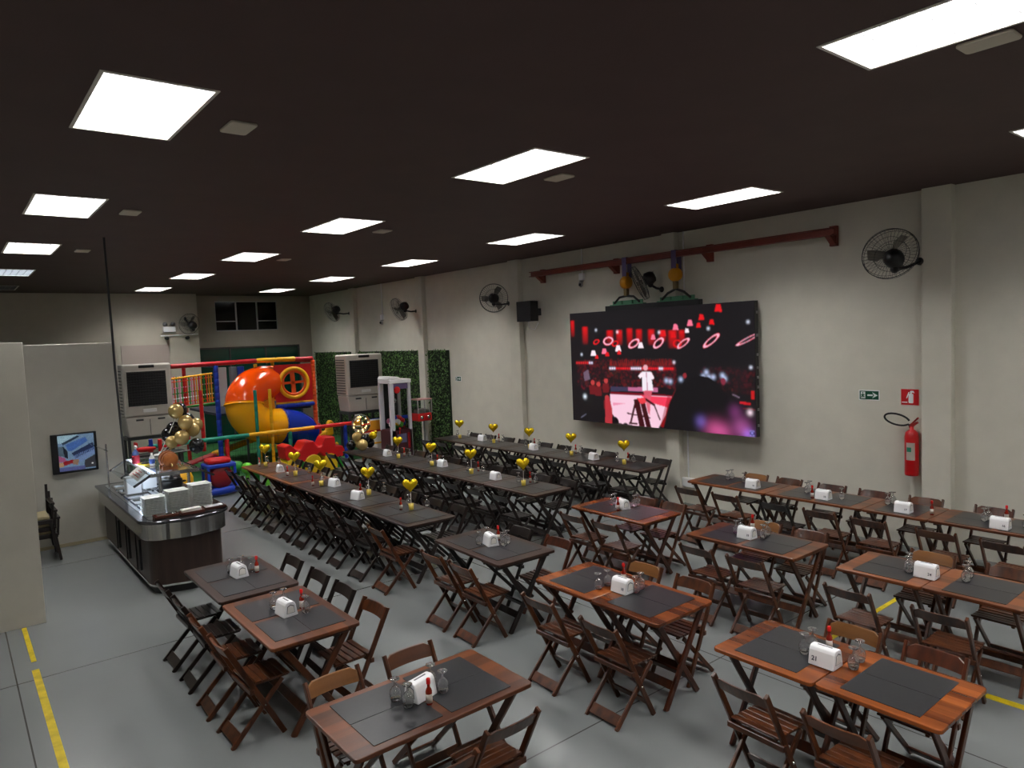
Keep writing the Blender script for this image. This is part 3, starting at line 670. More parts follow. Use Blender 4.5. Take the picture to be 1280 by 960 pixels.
for i, w_ in enumerate(('bottom', 'middle', 'top')):
    dup(ac, 'armchair', f'dark wooden armchair with beige cushion, {w_} of the stack behind the near partition', (.86-.03*i, 12.55-.03*i, .115*i), -PI/2, 'stacked dark armchairs')
drop(ac)

# floor tape
for i, (x0, x1, y0, y1, lab) in enumerate(((.455, .50, 8.36, 9.48, 'short worn yellow floor tape beside the near partition'), (.44, .50, 5.2, 8.13, 'long yellow floor tape running towards the bottom left of the photo'),
        (6.2, 8.3, 3.29, 3.34, 'yellow floor tape under the table pair at the edge'), (6.28, 6.36, -.5, 1.97, 'yellow floor tape on the floor beyond the holder 21 tables'))):
    tag(MB().bb((x0, y0, 0), (x1, y1, .003)).build('floor_tape', TAPE), lab, 'floor tape', 'yellow floor tape')

# ------------------------------------------------------------------ folding chairs
HT = .80
def chair_proto(kind, rail=None):
    """local: +x faces the table, rear feet at x=-.2, front feet at x=+.2"""
    w_ = WOODS[kind][0]; rl = rail or w_
    t = thing('folding_chair', '', 'chair')
    px = lambda z: .2-.41*z/HT
    Wd = .19
    m = MB(); n = 9; top = []; bot = []
    for i in range(n+1):                      # bowed top rail with chamfered ends
        u = i/n*2-1; bow = -.022*(1-u*u); y = u*(Wd-.012)
        zt = .79-(.022 if abs(u) > .95 else 0); zb = .70
        top.append((px(zt)+bow-.012, y, zt)); bot.append((px(zb)+bow-.012, y, zb))
    th = .018
    vs = bot+top+[(a+th, b, c) for a, b, c in bot]+[(a+th, b, c) for a, b, c in top]; k = n+1
    fs = []
    for i in range(n): fs += [(i, i+1, k+i+1, k+i), (2*k+i+1, 2*k+i, 3*k+i, 3*k+i+1), (k+i, k+i+1, 3*k+i+1, 3*k+i), (i+1, i, 2*k+i, 2*k+i+1)]
    fs += [(0, k, 3*k, 2*k), (n, 2*k+n, 3*k+n, k+n)]
    m.add(vs, fs).build('backrest', rl, t, bevel=.003)
    for s in (-1, 1):
        MB().bar((px(HT), s*Wd, HT), (px(0), s*Wd, 0), .042, .022).build('back_post', w_, t, bevel=.004)
        MB().bar((-.2, s*.163, 0), (.215, s*.163, .425), .038, .022).build('rear_leg', w_, t, bevel=.004)
    m = MB()
    for i in range(6):
        x = -.025+i*.055; m.box((x, 0, .452+.004*math.cos(i*.9)), (.046, .345 if i else .355, .016))
    m.bb((-.03, -.15, .425), (.27, -.125, .444)).bb((-.03, .125, .425), (.27, .15, .444))
    m.build('seat', w_, t, bevel=.003)
    MB().bb((-.055, -.208, .385), (-.02, .208, .425)).build('crossbar', w_, t, bevel=.004)
    d = Vector((.415, 0, .425)).normalized(); p = Vector((-.2, 0, 0))
    MB().bar(p+d*.075+Vector((0, -.15, 0)), p+d*.075+Vector((0, .15, 0)), .016, .085, d).build('stretcher', w_, t, bevel=.003)
    d = Vector((-.42, 0, HT)).normalized(); p = Vector((.2, 0, 0))
    MB().bar(p+d*.14+Vector((0, -.178, 0)), p+d*.14+Vector((0, .178, 0)), .016, .06, d).build('stretcher', w_, t, bevel=.003)
    for s in (-1, 1): MB().sph((px(.275), s*.204, .275), .009, 8).build('bolt', CHROME, t)
    return t
CH = {('dark', 0): chair_proto('dark'), ('brown', 0): chair_proto('brown'), ('red', 0): chair_proto('red'),
      ('brown', 1): chair_proto('brown', HONEY), ('red', 1): chair_proto('red', HONEY), ('brown', 2): chair_proto('brown', RUST)}
CNAME = {('dark', 0): 'dark brown', ('brown', 0): 'brown', ('red', 0): 'reddish brown', ('brown', 1): 'honey-backed brown', ('red', 1): 'honey-backed brown', ('brown', 2): 'rust-backed brown'}
def chair(x, y, rz, kind, where, group):
    kind = kind if isinstance(kind, tuple) else (kind, 0)
    dup(CH[kind], 'folding_chair', f'{CNAME[kind]} folding chair, {where}', (x+random.uniform(-.008, .008), y+random.uniform(-.006, .006), 0), rz+random.uniform(-.03, .03), group)

# ------------------------------------------------------------------ folding tables
ZT = .76
def table_proto(kind, Lx, Ly):
    """Ly = long side (local y)"""
    w_, wt = WOODS[kind]
    t = thing('folding_table', '', 'table')
    MB().prism(rrect(-Lx/2, Lx/2, -Ly/2, Ly/2, .035), ZT-.028, ZT, XY).build('tabletop', wt, t, bevel=.006, seg=2)
    for s in (-1, 1): MB().bb((-Lx/2+.06, s*(Ly/2-.06)-.02, ZT-.06), (Lx/2-.06, s*(Ly/2-.06)+.02, ZT-.028)).build('batten', w_, t, bevel=.004)
    for s in (-1, 1):
        MB().bar((.27, s*(Ly/2-.055), ZT-.035), (-.225, s*(Ly/2-.055), 0), .05, .026).build('leg', w_, t, bevel=.004)
        MB().bar((-.27, s*(Ly/2-.085), ZT-.035), (.225, s*(Ly/2-.085), 0), .05, .026).build('leg', w_, t, bevel=.004)
    for sx, yy in ((-1, Ly/2-.04), (1, Ly/2-.07)):
        x = lambda z: sx*(.225-.495*z/(ZT-.035))
        d = Vector((-sx*.495, 0, .725)).normalized(); p = Vector((sx*.225, 0, 0))+d*.2
        MB().bar(p-Vector((0, yy, 0)), p+Vector((0, yy, 0)), .02, .07, d).build('stretcher', w_, t, bevel=.003)
    return t
mm = MB().prism(rrect(-.146, .146, -.233, .233, .006), 0, .0035, XY).build('placemat', MAT)
MATME = mm.data; bpy.data.objects.remove(mm)
PROTO_T = {}
def table(x, y, rz, kind, Lx, Ly, name, look, group, mats=4, matname=None):
    key = (kind, Lx, Ly)
    if key not in PROTO_T: PROTO_T[key] = table_proto(kind, Lx, Ly)
    dup(PROTO_T[key], 'folding_table', f'{look} folding table, {name}', (x, y, 0), rz, group)
    c, s = math.cos(rz), math.sin(rz)
    oy = (-.262, .262) if mats == 4 else (0.,)
    for a in oy:
        for b in (-.148, .148):
            px_, py_ = x+c*b-s*a, y+s*b+c*a
            side = ('buffet side' if b < 0 else 'wall side') if abs(rz) < .5 else ('far side' if b*s > 0 else 'near side')
            end = '' if mats != 4 else (('near' if a < 0 else 'far') if abs(rz) < .5 else ('buffet-end' if px_ < x else 'wall-end'))
            o = place('placemat', MATME, None, (px_, py_, ZT+.0002)); o.rotation_euler = (0, 0, rz+random.uniform(-.006, .006))
            tag(o, f'dark grey placemat, {end+" " if end else ""}{side} of {matname or name}', 'placemat', 'dark placemats')

# ------------------------------------------------------------------ tableware
def napkin_proto():
    t = thing('napkin_holder', '', 'napkin holder')
    prof = [(-.066, 0), (.066, 0), (.047, .098), (.036, .118), (.018, .126), (-.018, .126), (-.036, .118), (-.047, .098)]
    MB().prism(prof, -.088, .088, lambda a, b, h: (h, a, b)).build('body', WHITE, t, bevel=.006, seg=2)
    m = MB()
    for s in (-1, 1): m.prism([(-.036, .03), (.036, .03), (.03, .09), (.0, .105), (-.03, .09)], s*.0885-.0008, s*.0885+.0008, lambda a, b, h: (h, a, b))
    m.bb((-.05, -.006, .1262), (.05, .006, .1272)).build('slot', pm('slot_dark', srgb(104, 104, 110), .7), t)
    m = MB()
    for s in (-1, 1): MB().prism([(-.033, .033), (.033, .033), (.026, .084), (.0, .096), (-.024, .086)], s*.0898-.001, s*.0898+.001, lambda a, b, h: (h, a, b)).build('paper_napkins', CARD, t)
    return t
NAP = napkin_proto()
TXT = {}
def napkin(x, y, rz, label, num=None):
    r = dup(NAP, 'napkin_holder', label, (x, y, ZT+.0042), rz, 'white napkin holders')
    if num:
        if num not in TXT:
            ang = math.atan2(.019, .098)
            M = Matrix.Translation((-.045 if num == '21' else .045, -.0585, .045)) @ Matrix.Rotation(PI/2-ang, 4, 'X')
            TXT[num] = text_mesh(num, .042 if num == '21' else .032, M); TXT[num].materials.append(INK)
        o = bpy.data.objects.new('number', TXT[num]); COL.objects.link(o); o.parent = r
    return r
def glass_proto():
    # stemmed glass standing upside down: rim on the table, foot on top
    prof = [(.030, .0), (.036, .025), (.038, .045), (.034, .068), (.020, .088), (.0065, .097), (.0055, .122), (.010, .130), (.031, .135), (.032, .141), (.014, .141), (.003, .139),
            (.003, .098), (.010, .092), (.0185, .085), (.032, .066), (.036, .045), (.034, .025), (.028, .0), (.030, .0)]
    o = MB().lathe(prof, (0, 0, 0), 16).build('drinking_glass', GLASS); me = o.data; bpy.data.objects.remove(o); return me
GLM = glass_proto()
def glass(x, y, label):
    o = place('drinking_glass', GLM, None, (x, y, ZT+.0042)); tag(o, label, 'glass', 'upturned stemmed glasses')
def bottle_proto():
    t = thing('sauce_bottle', '', 'sauce bottle')
    MB().lathe([(.018, 0), (.021, .004), (.021, .085), (.016, .1), (.0095, .112), (.0095, .142)], (0, 0, 0), 14).build('bottle', SAUCE, t)
    MB().lathe([(.0215, .015), (.0215, .07)], (0, 0, 0), 14).build('paper_label', LABEL, t)
    MB().lathe([(.013, .132), (.0135, .136), (.0135, .162), (.010, .168), (.001, .169)], (0, 0, 0), 12).build('cap', CAPR, t)
    return t
BOT = bottle_proto()
def bottle(x, y, label): dup(BOT, 'sauce_bottle', label, (x, y, ZT+.0042), random.uniform(0, 6), 'red-capped sauce bottles')
def heart_proto():
    t = thing('heart_balloon', '', 'heart balloon')
    MB().lathe([(.026, 0), (.033, .002), (.036, .08), (.033, .08), (.031, .06)], (0, 0, 0), 14).build('cup', YCUP, t)
    MB().lathe([(.001, .055), (.031, .058), (.02, .068), (.001, .072)], (0, 0, 0), 14).build('filling', CARD, t)
    MB().tube([(0, 0, .02), (.004, 0, .26)], .0035, 6).build('stick', CARD, t)
    m = MB(); n = 40; out = []
    for i in range(n):
        a = 2*PI*i/n; sx = 16*math.sin(a)**3; sz = 13*math.cos(a)-5*math.cos(2*a)-2*math.cos(3*a)-math.cos(4*a)
        out.append((sx/16*.105, (sz+2)/16*.108))
    rings = [(1., 0.), (.97, .018), (.86, .036), (.66, .050), (.36, .058), (.02, .061)]
    vs = []
    for sgn in (1, -1):
        for sc, d in rings:
            for a, b in out: vs.append((a*sc, sgn*d, .325+b*sc))
    R_ = len(rings); fs = []
    for s in range(2):
        for j in range(R_-1):
            for i in range(n):
                b0 = s*R_*n+j*n; fs.append((b0+i, b0+(i+1) % n, b0+n+(i+1) % n, b0+n+i))
    m.add(vs, fs, 0, True)
    m.build('balloon', HEARTG, t)
    return t
HRT = heart_proto()
def heart(x, y, rz, label, s=1.): dup(HRT, 'heart_balloon', label, (x, y, ZT+.0042), rz, 'gold heart balloons')
def glasses_at(pts, tname):
    cx_ = sum(p[0] for p in pts)/len(pts); cy_ = sum(p[1] for p in pts)/len(pts)
    seen = {}
    for (x, y) in pts:
        d = ('near' if y < cy_ else 'far')+' '+('buffet-side' if x < cx_ else 'wall-side')
        seen[d] = seen.get(d, 0)+1
        d2 = d if seen[d] == 1 else d+' inner'
        glass(x, y, f'upturned stemmed glass, {d2} one, {tname}')

# ------------------------------------------------------------------ the long balloon rows
ROWS = {1: (4.62, 'buffet-side balloon row'), 2: (6.74, 'middle balloon row'), 3: (9.02, 'screen-wall balloon row')}
R1Y = (7.62, 8.28, 8.97, 9.56, 10.2, 10.74, 11.43, 12.0, 12.66, 13.25)
L5 = ['nearest', 'second', 'third', 'fourth', 'fifth']
for r, (xc, nm) in ROWS.items():
    y0 = {1: 7.47, 2: 7.55, 3: 7.58}[r]
    for i in range(5):
        yc = y0+.622+i*1.245
        tk = 'brown' if (r == 1 and i >= 3) else 'dark'
        table(xc, yc, 0, tk, .72, 1.24, f'{L5[i]} one along the {nm}', 'brown' if tk == 'brown' else 'dark', 'tables of the long rows', 4, f'{L5[i]} table of {nm}')
        ys = (yc-.31, yc+.33)
        for k, yy in enumerate(ys):
            idx = 2*i+k
            where = lambda side: f'{ORD[idx]} from near end, {side} side of {nm}'
            kl = 'brown' if (r == 1 and idx == 0) else 'dark'
            chair(xc+(-.52, -.55, -.54)[r-1], R1Y[idx] if r == 1 else yy, 0, kl, where('buffet'), f'chairs of the {nm}')
            chair(xc+(.43, .41, .41)[r-1], (yc-.29, yc+.29)[k]+random.uniform(-.02, .02), PI, 'dark', where('wall'), f'chairs of the {nm}')
def rowtable(r, y):
    i = max(0, min(4, int((y-{1: 7.47, 2: 7.55, 3: 7.58}[r])/1.245))); return f'{L5[i]} table of {ROWS[r][1]}'
for r, ys in ((1, (8.19, 9.48, 10.70, 11.9, 13.3)), (2, (8.21, 9.6, 10.78, 12.02)), (3, (8.2, 9.58, 10.85, 12.02, 13.24))):
    for k, y in enumerate(ys):
        x = {1: (4.74, 4.78, 4.57, 4.62, 4.6), 2: (6.72, 6.74, 6.71, 6.73), 3: (8.96, 9.03, 9.08, 9.06, 9.02)}[r][k]
        heart(x, y, random.uniform(-.5, .3)-.6, f'gold heart balloon in a yellow cup on {rowtable(r, y)}')
        if not (r == 3 and k == 4): bottle(x+(-.1 if r == 1 else .2)+random.uniform(-.02, .02), y+.1, f'red-capped sauce bottle on {rowtable(r, y)}')
        glass(x+.13, y+.28, f'upturned stemmed glass, farther one by the heart balloon on {rowtable(r, y)}')
        glass(x+.26, y+.02, f'upturned stemmed glass, wall-side one by the heart balloon on {rowtable(r, y)}')
for r, pts in ((1, ((4.53, 9.35), (4.70, 10.50), (4.58, 12.51))), (2, ((6.72, 8.91), (6.79, 10.56), (6.72, 12.44))), (3, ((8.97, 8.94), (9.0, 10.64), (9.12, 12.52)))):
    for x, y in pts: napkin(x, y, -PI/2+random.uniform(-.3, .3), f'white napkin holder on {rowtable(r, y)}')

# ------------------------------------------------------------------ tables near the front
def side_chairs(xl, xr, left, right, rowname, group):
    """left/right = list of (y, kind)"""
    for side, x, rz, lst in (('buffet', xl, 0, left), ('wall', xr, PI, right)):
        lst = sorted(lst)
        for i, (y, k) in enumerate(lst):
            wh = ('near' if i == 0 else 'far') if len(lst) == 2 else ORD[i]
            chair(x, y, rz, k, f'{wh} one on the {side} side of {rowname}', group)
# pair beside the buffet
PAIR = 'the pair beside the buffet'
table(2.13, 7.115, 0, 'dark', .745, 1.23, 'far one of the pair beside the buffet', 'dark', 'tables beside the buffet', 4, 'far table of the pair beside the buffet')
table(2.12, 5.81, 0, 'brown', .735, 1.23, 'near one of the pair beside the buffet', 'brown', 'tables beside the buffet', 4, 'near table of the pair beside the buffet')
side_chairs(1.665, 2.54, [(7.27, 'dark'), (6.71, 'dark'), (6.12, 'brown'), (5.56, ('brown', 2))], [(7.2, 'dark'), (6.56, 'dark'), (6.02, 'dark'), (5.42, 'brown')], PAIR, 'chairs of the pair beside the buffet')
napkin(2.13, 7.12, -PI/2+.08, 'white napkin holder on the far table of the pair beside the buffet')
napkin(2.10, 5.80, -PI/2+.08, 'white napkin holder on the near table of the pair beside the buffet')
glasses_at([(2.10, 7.29), (2.21, 7.30), (2.27, 7.17)], 'far table of the pair beside the buffet')
glasses_at([(2.07, 6.01), (2.17, 6.03), (2.24, 5.72)], 'near table of the pair beside the buffet')
bottle(2.30, 7.10, 'red-capped sauce bottle on the far table of the pair beside the buffet')
bottle(2.25, 5.83, 'red-capped sauce bottle on the near table of the pair beside the buffet')
# crosswise table at the bottom
T20 = 'the crosswise front table'
table(2.22, 3.822, PI/2, 'brown', .707, 1.276, 'set crosswise at the bottom of the photo', 'brown', None, 4, T20)
chair(1.90, 4.24, -PI/2, ('brown', 1), f'buffet-end one on the far side of {T20}', 'chairs of the crosswise table')
chair(2.48, 4.23, -PI/2, ('brown', 2), f'wall-end one on the far side of {T20}', 'chairs of the crosswise table')
chair(1.92, 3.27, PI/2, 'brown', f'buffet-end one on the near side of {T20}', 'chairs of the crosswise table')
chair(2.44, 3.36, PI/2, 'brown', f'wall-end one on the near side of {T20}', 'chairs of the crosswise table')
napkin(2.21, 3.82, .25, f'white napkin holder on {T20}')
glasses_at([(2.07, 3.89), (2.09, 3.77), (2.34, 3.90), (2.35, 3.77)], T20)
bottle(2.20, 3.70, f'red-capped sauce bottle in front of the holder on {T20}')
# lone dark table before the buffet-side row
TL = 'the lone dark table'
table(4.54, 6.124, -.03, 'dark', .75, 1.26, 'standing alone before the buffet-side balloon row', 'dark', None, 4, TL)
side_chairs(4.03, 4.94, [(6.24, ('brown', 2)), (5.73, ('brown', 2))], [(6.34, 'dark'), (5.68, 'red')], TL, 'chairs of the lone dark table')
napkin(4.52, 6.13, -PI/2-.25, f'white napkin holder on {TL}')
glasses_at([(4.44, 6.24), (4.60, 6.31), (4.60, 6.0), (4.68, 6.04)], TL)
bottle(4.68, 6.2, f'red-capped sauce bottle on {TL}')
# purple-lit table
TP = 'the purple-lit table'
table(6.655, 6.11, -.015, 'red', .71, 1.276, 'lit purple by the video screen', 'red-brown', None, 4, TP)
side_chairs(6.12, 7.04, [(6.33, 'brown'), (5.78, 'brown')], [(6.25, 'brown'), (5.79, 'brown')], TP, 'chairs of the purple-lit table')
napkin(6.67, 6.15, -PI/2-.3, f'white napkin holder on {TP}')
glasses_at([(6.70, 6.37), (6.78, 6.39), (6.85, 6.11), (6.93, 6.13)], TP)
bottle(6.56, 6.13, f'red-capped sauce bottle on {TP}')
# reddish central pair of square tables
TC = 'the reddish central pair'
table(4.51, 4.602, 0, 'red', .722, .735, 'far square one of the reddish pair in the photo centre', 'reddish', 'square tables in pairs', 2, 'far square table of the reddish central pair')
table(4.50, 3.86, 0, 'red', .722, .735, 'near square one of the reddish pair in the photo centre', 'reddish', 'square tables in pairs', 2, 'near square table of the reddish central pair')
side_chairs(3.98, 4.91, [(4.5, 'brown'), (3.78, 'brown')], [(4.44, ('brown', 1)), (3.85, 'brown')], TC, 'chairs of the reddish central pair')
napkin(4.48, 4.16, -PI/2, f'white napkin holder on {TC}', '18')
glasses_at([(4.38, 4.36), (4.50, 4.36), (4.55, 4.07), (4.65, 4.10)], TC)
bottle(4.68, 4.33, f'red-capped sauce bottle on {TC}')
# pair with holder 21
T21 = 'the pair with holder 21'
table(4.485, 2.615, 0, 'red', .72, .74, 'far square one of the pair with holder 21', 'reddish', 'square tables in pairs', 2, 'far square table of the pair with holder 21')
table(4.495, 1.868, 0, 'red', .72, .74, 'near square one of the pair with holder 21', 'reddish', 'square tables in pairs', 2, 'near square table of the pair with holder 21')
side_chairs(3.94, 4.89, [(2.5, 'brown'), (1.9, ('brown', 2))], [(2.43, ('brown', 1)), (1.89, 'red')], T21, 'chairs of the pair with holder 21')
napkin(4.43, 2.31, -PI/2, 'white napkin holder with number 21', '21')
glasses_at([(4.49, 2.49), (4.60, 2.49), (4.51, 2.16), (4.64, 2.18)], T21)
bottle(4.66, 2.40, f'red-capped sauce bottle behind holder 21')
# brown table between reddish pair and wall row
TR = 'the single brown table'
table(6.635, 4.23, 0, 'brown', .69, 1.3, 'between the reddish central pair and the wall row', 'brown', None, 4, TR)
side_chairs(6.09, 7.01, [(4.44, 'brown'), (3.88, 'brown')], [(4.44, ('brown', 1)), (3.90, 'brown')], TR, 'chairs of the brown table by the wall row')
napkin(6.60, 4.30, -PI/2, f'white napkin holder on {TR}', '19')
glasses_at([(6.67, 4.48), (6.79, 4.50), (6.72, 4.18), (6.84, 4.20)], TR)
bottle(6.93, 4.44, f'red-capped sauce bottle on {TR}')
# pair over the yellow tape
TY = 'the yellow-tape pair'
table(6.68, 2.83, 0, 'brown', .70, .74, 'far square one of the pair over the yellow tape', 'brown', 'square tables in pairs', 2, 'far square table of the pair over the tape')
table(6.68, 2.085, 0, 'brown', .70, .74, 'near square one of the pair over the yellow tape', 'brown', 'square tables in pairs', 2, 'near square table of the pair over the tape')
side_chairs(5.98, 7.07, [(2.82, 'brown'), (2.12, 'brown')], [(2.70, ('brown', 1)), (2.06, 'brown')], TY, 'chairs of the pair over the yellow tape')
napkin(6.62, 2.52, -PI/2, f'white napkin holder on {TY}', '24')
glasses_at([(6.65, 2.68), (6.76, 2.72), (6.74, 2.25), (6.86, 2.27)], TY)
# row along the wall
RW = 'the row below the extinguisher'
for i, (yc, Ly, nm) in enumerate(((5.945, 1.29, 'fourth'), (4.65, 1.29, 'third'), (3.63, .74, 'second'), (2.61, 1.29, 'nearest'))):
    table(8.91, yc, 0, 'brown', .70, Ly, f'{nm} one of the row below the extinguisher', 'brown', 'tables of the wall row', 4 if Ly > 1 else 2, f'{nm} table of the row below the extinguisher')
side_chairs(8.24, 9.30, [(6.19, 'brown'), (5.58, 'brown'), (4.85, 'dark'), (4.26, 'brown'), (3.68, 'brown'), (2.97, ('brown', 2)), (2.36, 'brown')],
            [(6.0, ('brown', 1)), (5.47, 'brown'), (4.82, 'red'), (4.24, 'red'), (3.62, ('brown', 2)), (2.88, 'red'), (2.28, ('brown', 2))], RW, 'chairs of the wall row')
for x, y, nm in ((8.76, 5.60, 'fourth'), (8.76, 4.57, 'third'), (8.74, 3.58, 'second'), (8.70, 2.58, 'nearest')):
    napkin(x, y, -PI/2, f'white napkin holder on the {nm} table of the row below the extinguisher', '16' if nm != 'second' else '17')
glasses_at([(9.0, 6.17), (9.09, 6.16), (8.98, 5.88)], 'fourth table of the row below the extinguisher')
glasses_at([(8.95, 4.90), (9.06, 4.92), (8.90, 4.40)], 'third table of the row below the extinguisher')
glasses_at([(9.0, 3.87), (9.1, 3.85)], 'second table of the row below the extinguisher')
glasses_at([(8.92, 2.80), (9.02, 2.79), (8.9, 2.40), (9.0, 2.41)], 'nearest table of the row below the extinguisher')
for x, y, nm in ((8.72, 4.70, 'third'), (8.82, 3.3, 'second'), (9.1, 2.64, 'nearest')): bottle(x, y, f'red-capped sauce bottle on the {nm} table of the row below the extinguisher')
for p in list(CH.values())+list(PROTO_T.values())+[NAP, BOT, HRT]: drop(p)

# ------------------------------------------------------------------ buffet counter
BX0, BX1, BY0, BY1 = 1.80, 2.70, 9.45, 12.7
def bplan(off, n=10):
    """plan outline: rounded near end bulging towards the viewer, square far end"""
    x0, x1, y0, y1 = BX0-off, BX1+off, BY0-off, BY1+off; r = .22+off
    pts = [(x1, y1), (x0, y1)]
    for k in range(n+1): a = PI+PI/2*k/n; pts.append((x0+r+r*math.cos(a), y0+r*1.0+r*math.sin(a)))
    for k in range(1, 8): u = k/8; pts.append((x0+r+(x1-x0-2*r)*u, y0-.06*math.sin(PI*u)))
    for k in range(n+1): a = 1.5*PI+PI/2*k/n; pts.append((x1-r+r*math.cos(a), y0+r+r*math.sin(a)))
    return pts
org = (2.25, 11.1, 0)
bf = thing('buffet_counter', 'dark wood self-service buffet counter with steel band and rounded end', 'buffet counter', org)
MB().prism(bplan(-.06), .0, .1, XY).build('plinth', BLACK, bf, origin=org)
MB().prism(bplan(.0), .1, .125, XY).build('base_trim', CHROME, bf, origin=org)
MB().prism(bplan(-.012), .125, .72, XY).build('body', BUFW, bf, origin=org)
MB().prism(bplan(.05), .70, .905, XY).build('steel_band', STEEL, bf, origin=org)
ou, inn = bplan(.09), rrect(BX0+.03, BX1-.03, 9.98, BY1-.05, .04, 4)
MB().prism(bplan(.09), .905, .945, XY).build('rim', DKSTEEL, bf, origin=org, bevel=.008)
MB().prism(rrect(BX0+.02, BX1-.02, 9.5, BY1-.05, .1, 5), .945, .95, XY).build('worktop', pm('steel_top', (.62, .64, .66), .12, 1.), bf, origin=org)
for k in range(5):
    y0 = 10.15+k*.46
    pn = MB()
    for xa, xb in ((1.88, 2.22), (2.28, 2.62)):
        pn.bb((xa, y0, .95), (xb, y0+.02, .966)).bb((xa, y0+.36, .95), (xb, y0+.38, .966)).bb((xa, y0, .95), (xa+.02, y0+.38, .966)).bb((xb-.02, y0, .95), (xb, y0+.38, .966))
    pn.build('pan_rim', CHROME, bf, origin=org)
for y in (10.35, 11.0, 11.7): MB().bb((BX0-.006, y, .14), (BX0+.01, y+.012, .68)).build('panel_joint', BLACK, bf, origin=org)
for y in (10.0, 10.7, 11.4): MB().bb((BX0-.03, y-.01, .22), (BX0+.0, y+.02, .62)).build('door_handle', BLACK, bf, origin=org, bevel=.004)
# sneeze guard (fixed to the counter)
for (x, y) in ((2.24, 10.8), (2.62, 10.8), (2.24, 12.3), (2.62, 12.3)): MB().tube([(x, y, .95), (x, y, 1.31)], .022, 10).lathe([(.035, 0), (.035, .02)], (x, y, .95), 12).build('guard_post', STEEL, bf, origin=org)
MB().bb((2.1, 10.65, 1.30), (2.72, 12.45, 1.328)).build('guard_shelf', GLASS, bf, origin=org)
for y in (10.63, 12.44): MB().bb((2.09, y, 1.29), (2.73, y+.03, 1.34)).build('shelf_edge', STEEL, bf, origin=org)
for y in (10.66, 11.55, 12.44):
    MB().bar((2.12, y, 1.33), (1.88, y, 1.19), .03, .025).build('guard_arm', DKSTEEL, bf, origin=org, bevel=.004)
    MB().bar((2.70, y, 1.33), (2.93, y, 1.20), .03, .025).build('guard_arm', DKSTEEL, bf, origin=org, bevel=.004)
MB().bar((1.99, 11.55, 1.262), (1.99, 11.56, 1.262), .01, .01).bar((2.0, 10.66, 1.27), (2.0, 12.44, 1.27), .28, .008, (.5, 0, -.86)).build('guard_glass', PANE, bf, origin=org)
MB().bar((2.82, 10.66, 1.27), (2.82, 12.44, 1.27), .28, .008, (.5, 0, .86)).build('guard_glass', PANE, bf, origin=org)
MB().bar((1.78, 12.45, 1.56), (1.78, 12.88, 1.56), .24, .008, (.5, 0, .86)).build('guard_glass', PANE, bf, origin=org)
MB().tube([(1.88, 12.6, .95), (1.88, 12.6, 1.6)], .012, 6).build('guard_post', STEEL, bf, origin=org)
MB().bb((2.16, 10.72, 1.278), (2.2, 12.4, 1.296)).build('light_strip', LED, bf, origin=org)
# plates
pm_ = MB()
for z, e in ((0, .105), (.004, .11)): pass
n_ = rrect(-.13, .13, -.13, .13, .02, 4); n2 = rrect(-.095, .095, -.095, .095, .02, 4); N_ = len(n_)
vs = [(a*.78, b*.78, 0) for a, b in n_]+[(a, b, .016) for a, b in n_]+[(a, b, .019) for a, b in n_]+[(a, b, .006) for a, b in n2]
fs = [tuple(range(N_-1, -1, -1)), tuple(3*N_+i for i in range(N_))]
for j in range(3): fs += [(j*N_+i, j*N_+(i+1) % N_, (j+1)*N_+(i+1) % N_, (j+1)*N_+i) for i in range(N_)]
po = MB().add(vs, fs).build('square_plate', PLATE); PLM = po.data; bpy.data.objects.remove(po)
STK = (('aisle-side stack', 1.945, 9.83, 12), ('middle stack', 2.225, 9.83, 14), ('row-side stack', 2.505, 9.83, 16))
for nm, x, y, n in STK:
    for k in range(n):
        o = place('square_plate', PLM, None, (x+random.uniform(-.004, .004), y+random.uniform(-.004, .004), .951+k*.0195)); o.rotation_euler = (0, 0, random.uniform(-.03, .03))
        lab = f'white square plate, {"topmost" if k == n-1 else ("bottom" if k == 0 else ORD[k].replace("nearest","first")+" from the bottom")} of the {nm} on the buffet' if k < 14 or k == n-1 else f'white square plate, just under the topmost of the {nm} on the buffet'
        tag(o, lab, 'plate', 'stacked white plates on the buffet')
# cutlery trays on the rounded end
def tray(x, y, kind, label):
    org = (x, y, .952); t = thing('cutlery_tray', label, 'cutlery tray', org, 0, 'wooden trays on the buffet end')
    m = MB().bb((x-.14, y-.075, .952), (x+.14, y+.075, .962))
    for a, b in (((-.14, -.075), (.14, -.065)), ((-.14, .065), (.14, .075)), ((-.14, -.075), (-.13, .075)), ((.13, -.075), (.14, .075))): m.bb((x+a[0], y+a[1], .952), (x+b[0], y+b[1], .988))
    m.build('box', TRAY, t, origin=org, bevel=.003)
    if kind == 'napkin':
        for k in range(5): MB().box((x+random.uniform(-.01, .01), y, .970+k*.011), (.23, .11, .009), rz=random.uniform(-.08, .08)).build('paper_napkin', CARD, t, origin=org, bevel=.002)
    else:
        for k in range(7 if kind == 'steel' else 9):
            yy = y-.05+.1*k/8; a = MB().bar((x-.11, yy, .985+.003*(k % 3)), (x+.06, yy+.006, .99+.003*(k % 2)), .004, .008).sph((x+.085, yy+.006, .992), .02, 8, sq=(1.3, .6, .25))
            a.build('cutlery', CHROME if kind == 'steel' else WHITE, t, origin=org)
tray(2.02, 9.545, 'steel', 'brown wooden tray of steel cutlery on the buffet end')
tray(2.315, 9.515, 'napkin', 'brown wooden tray of white napkins on the buffet end')
tray(2.60, 9.575, 'white', 'brown wooden tray of wrapped white cutlery on the buffet end')
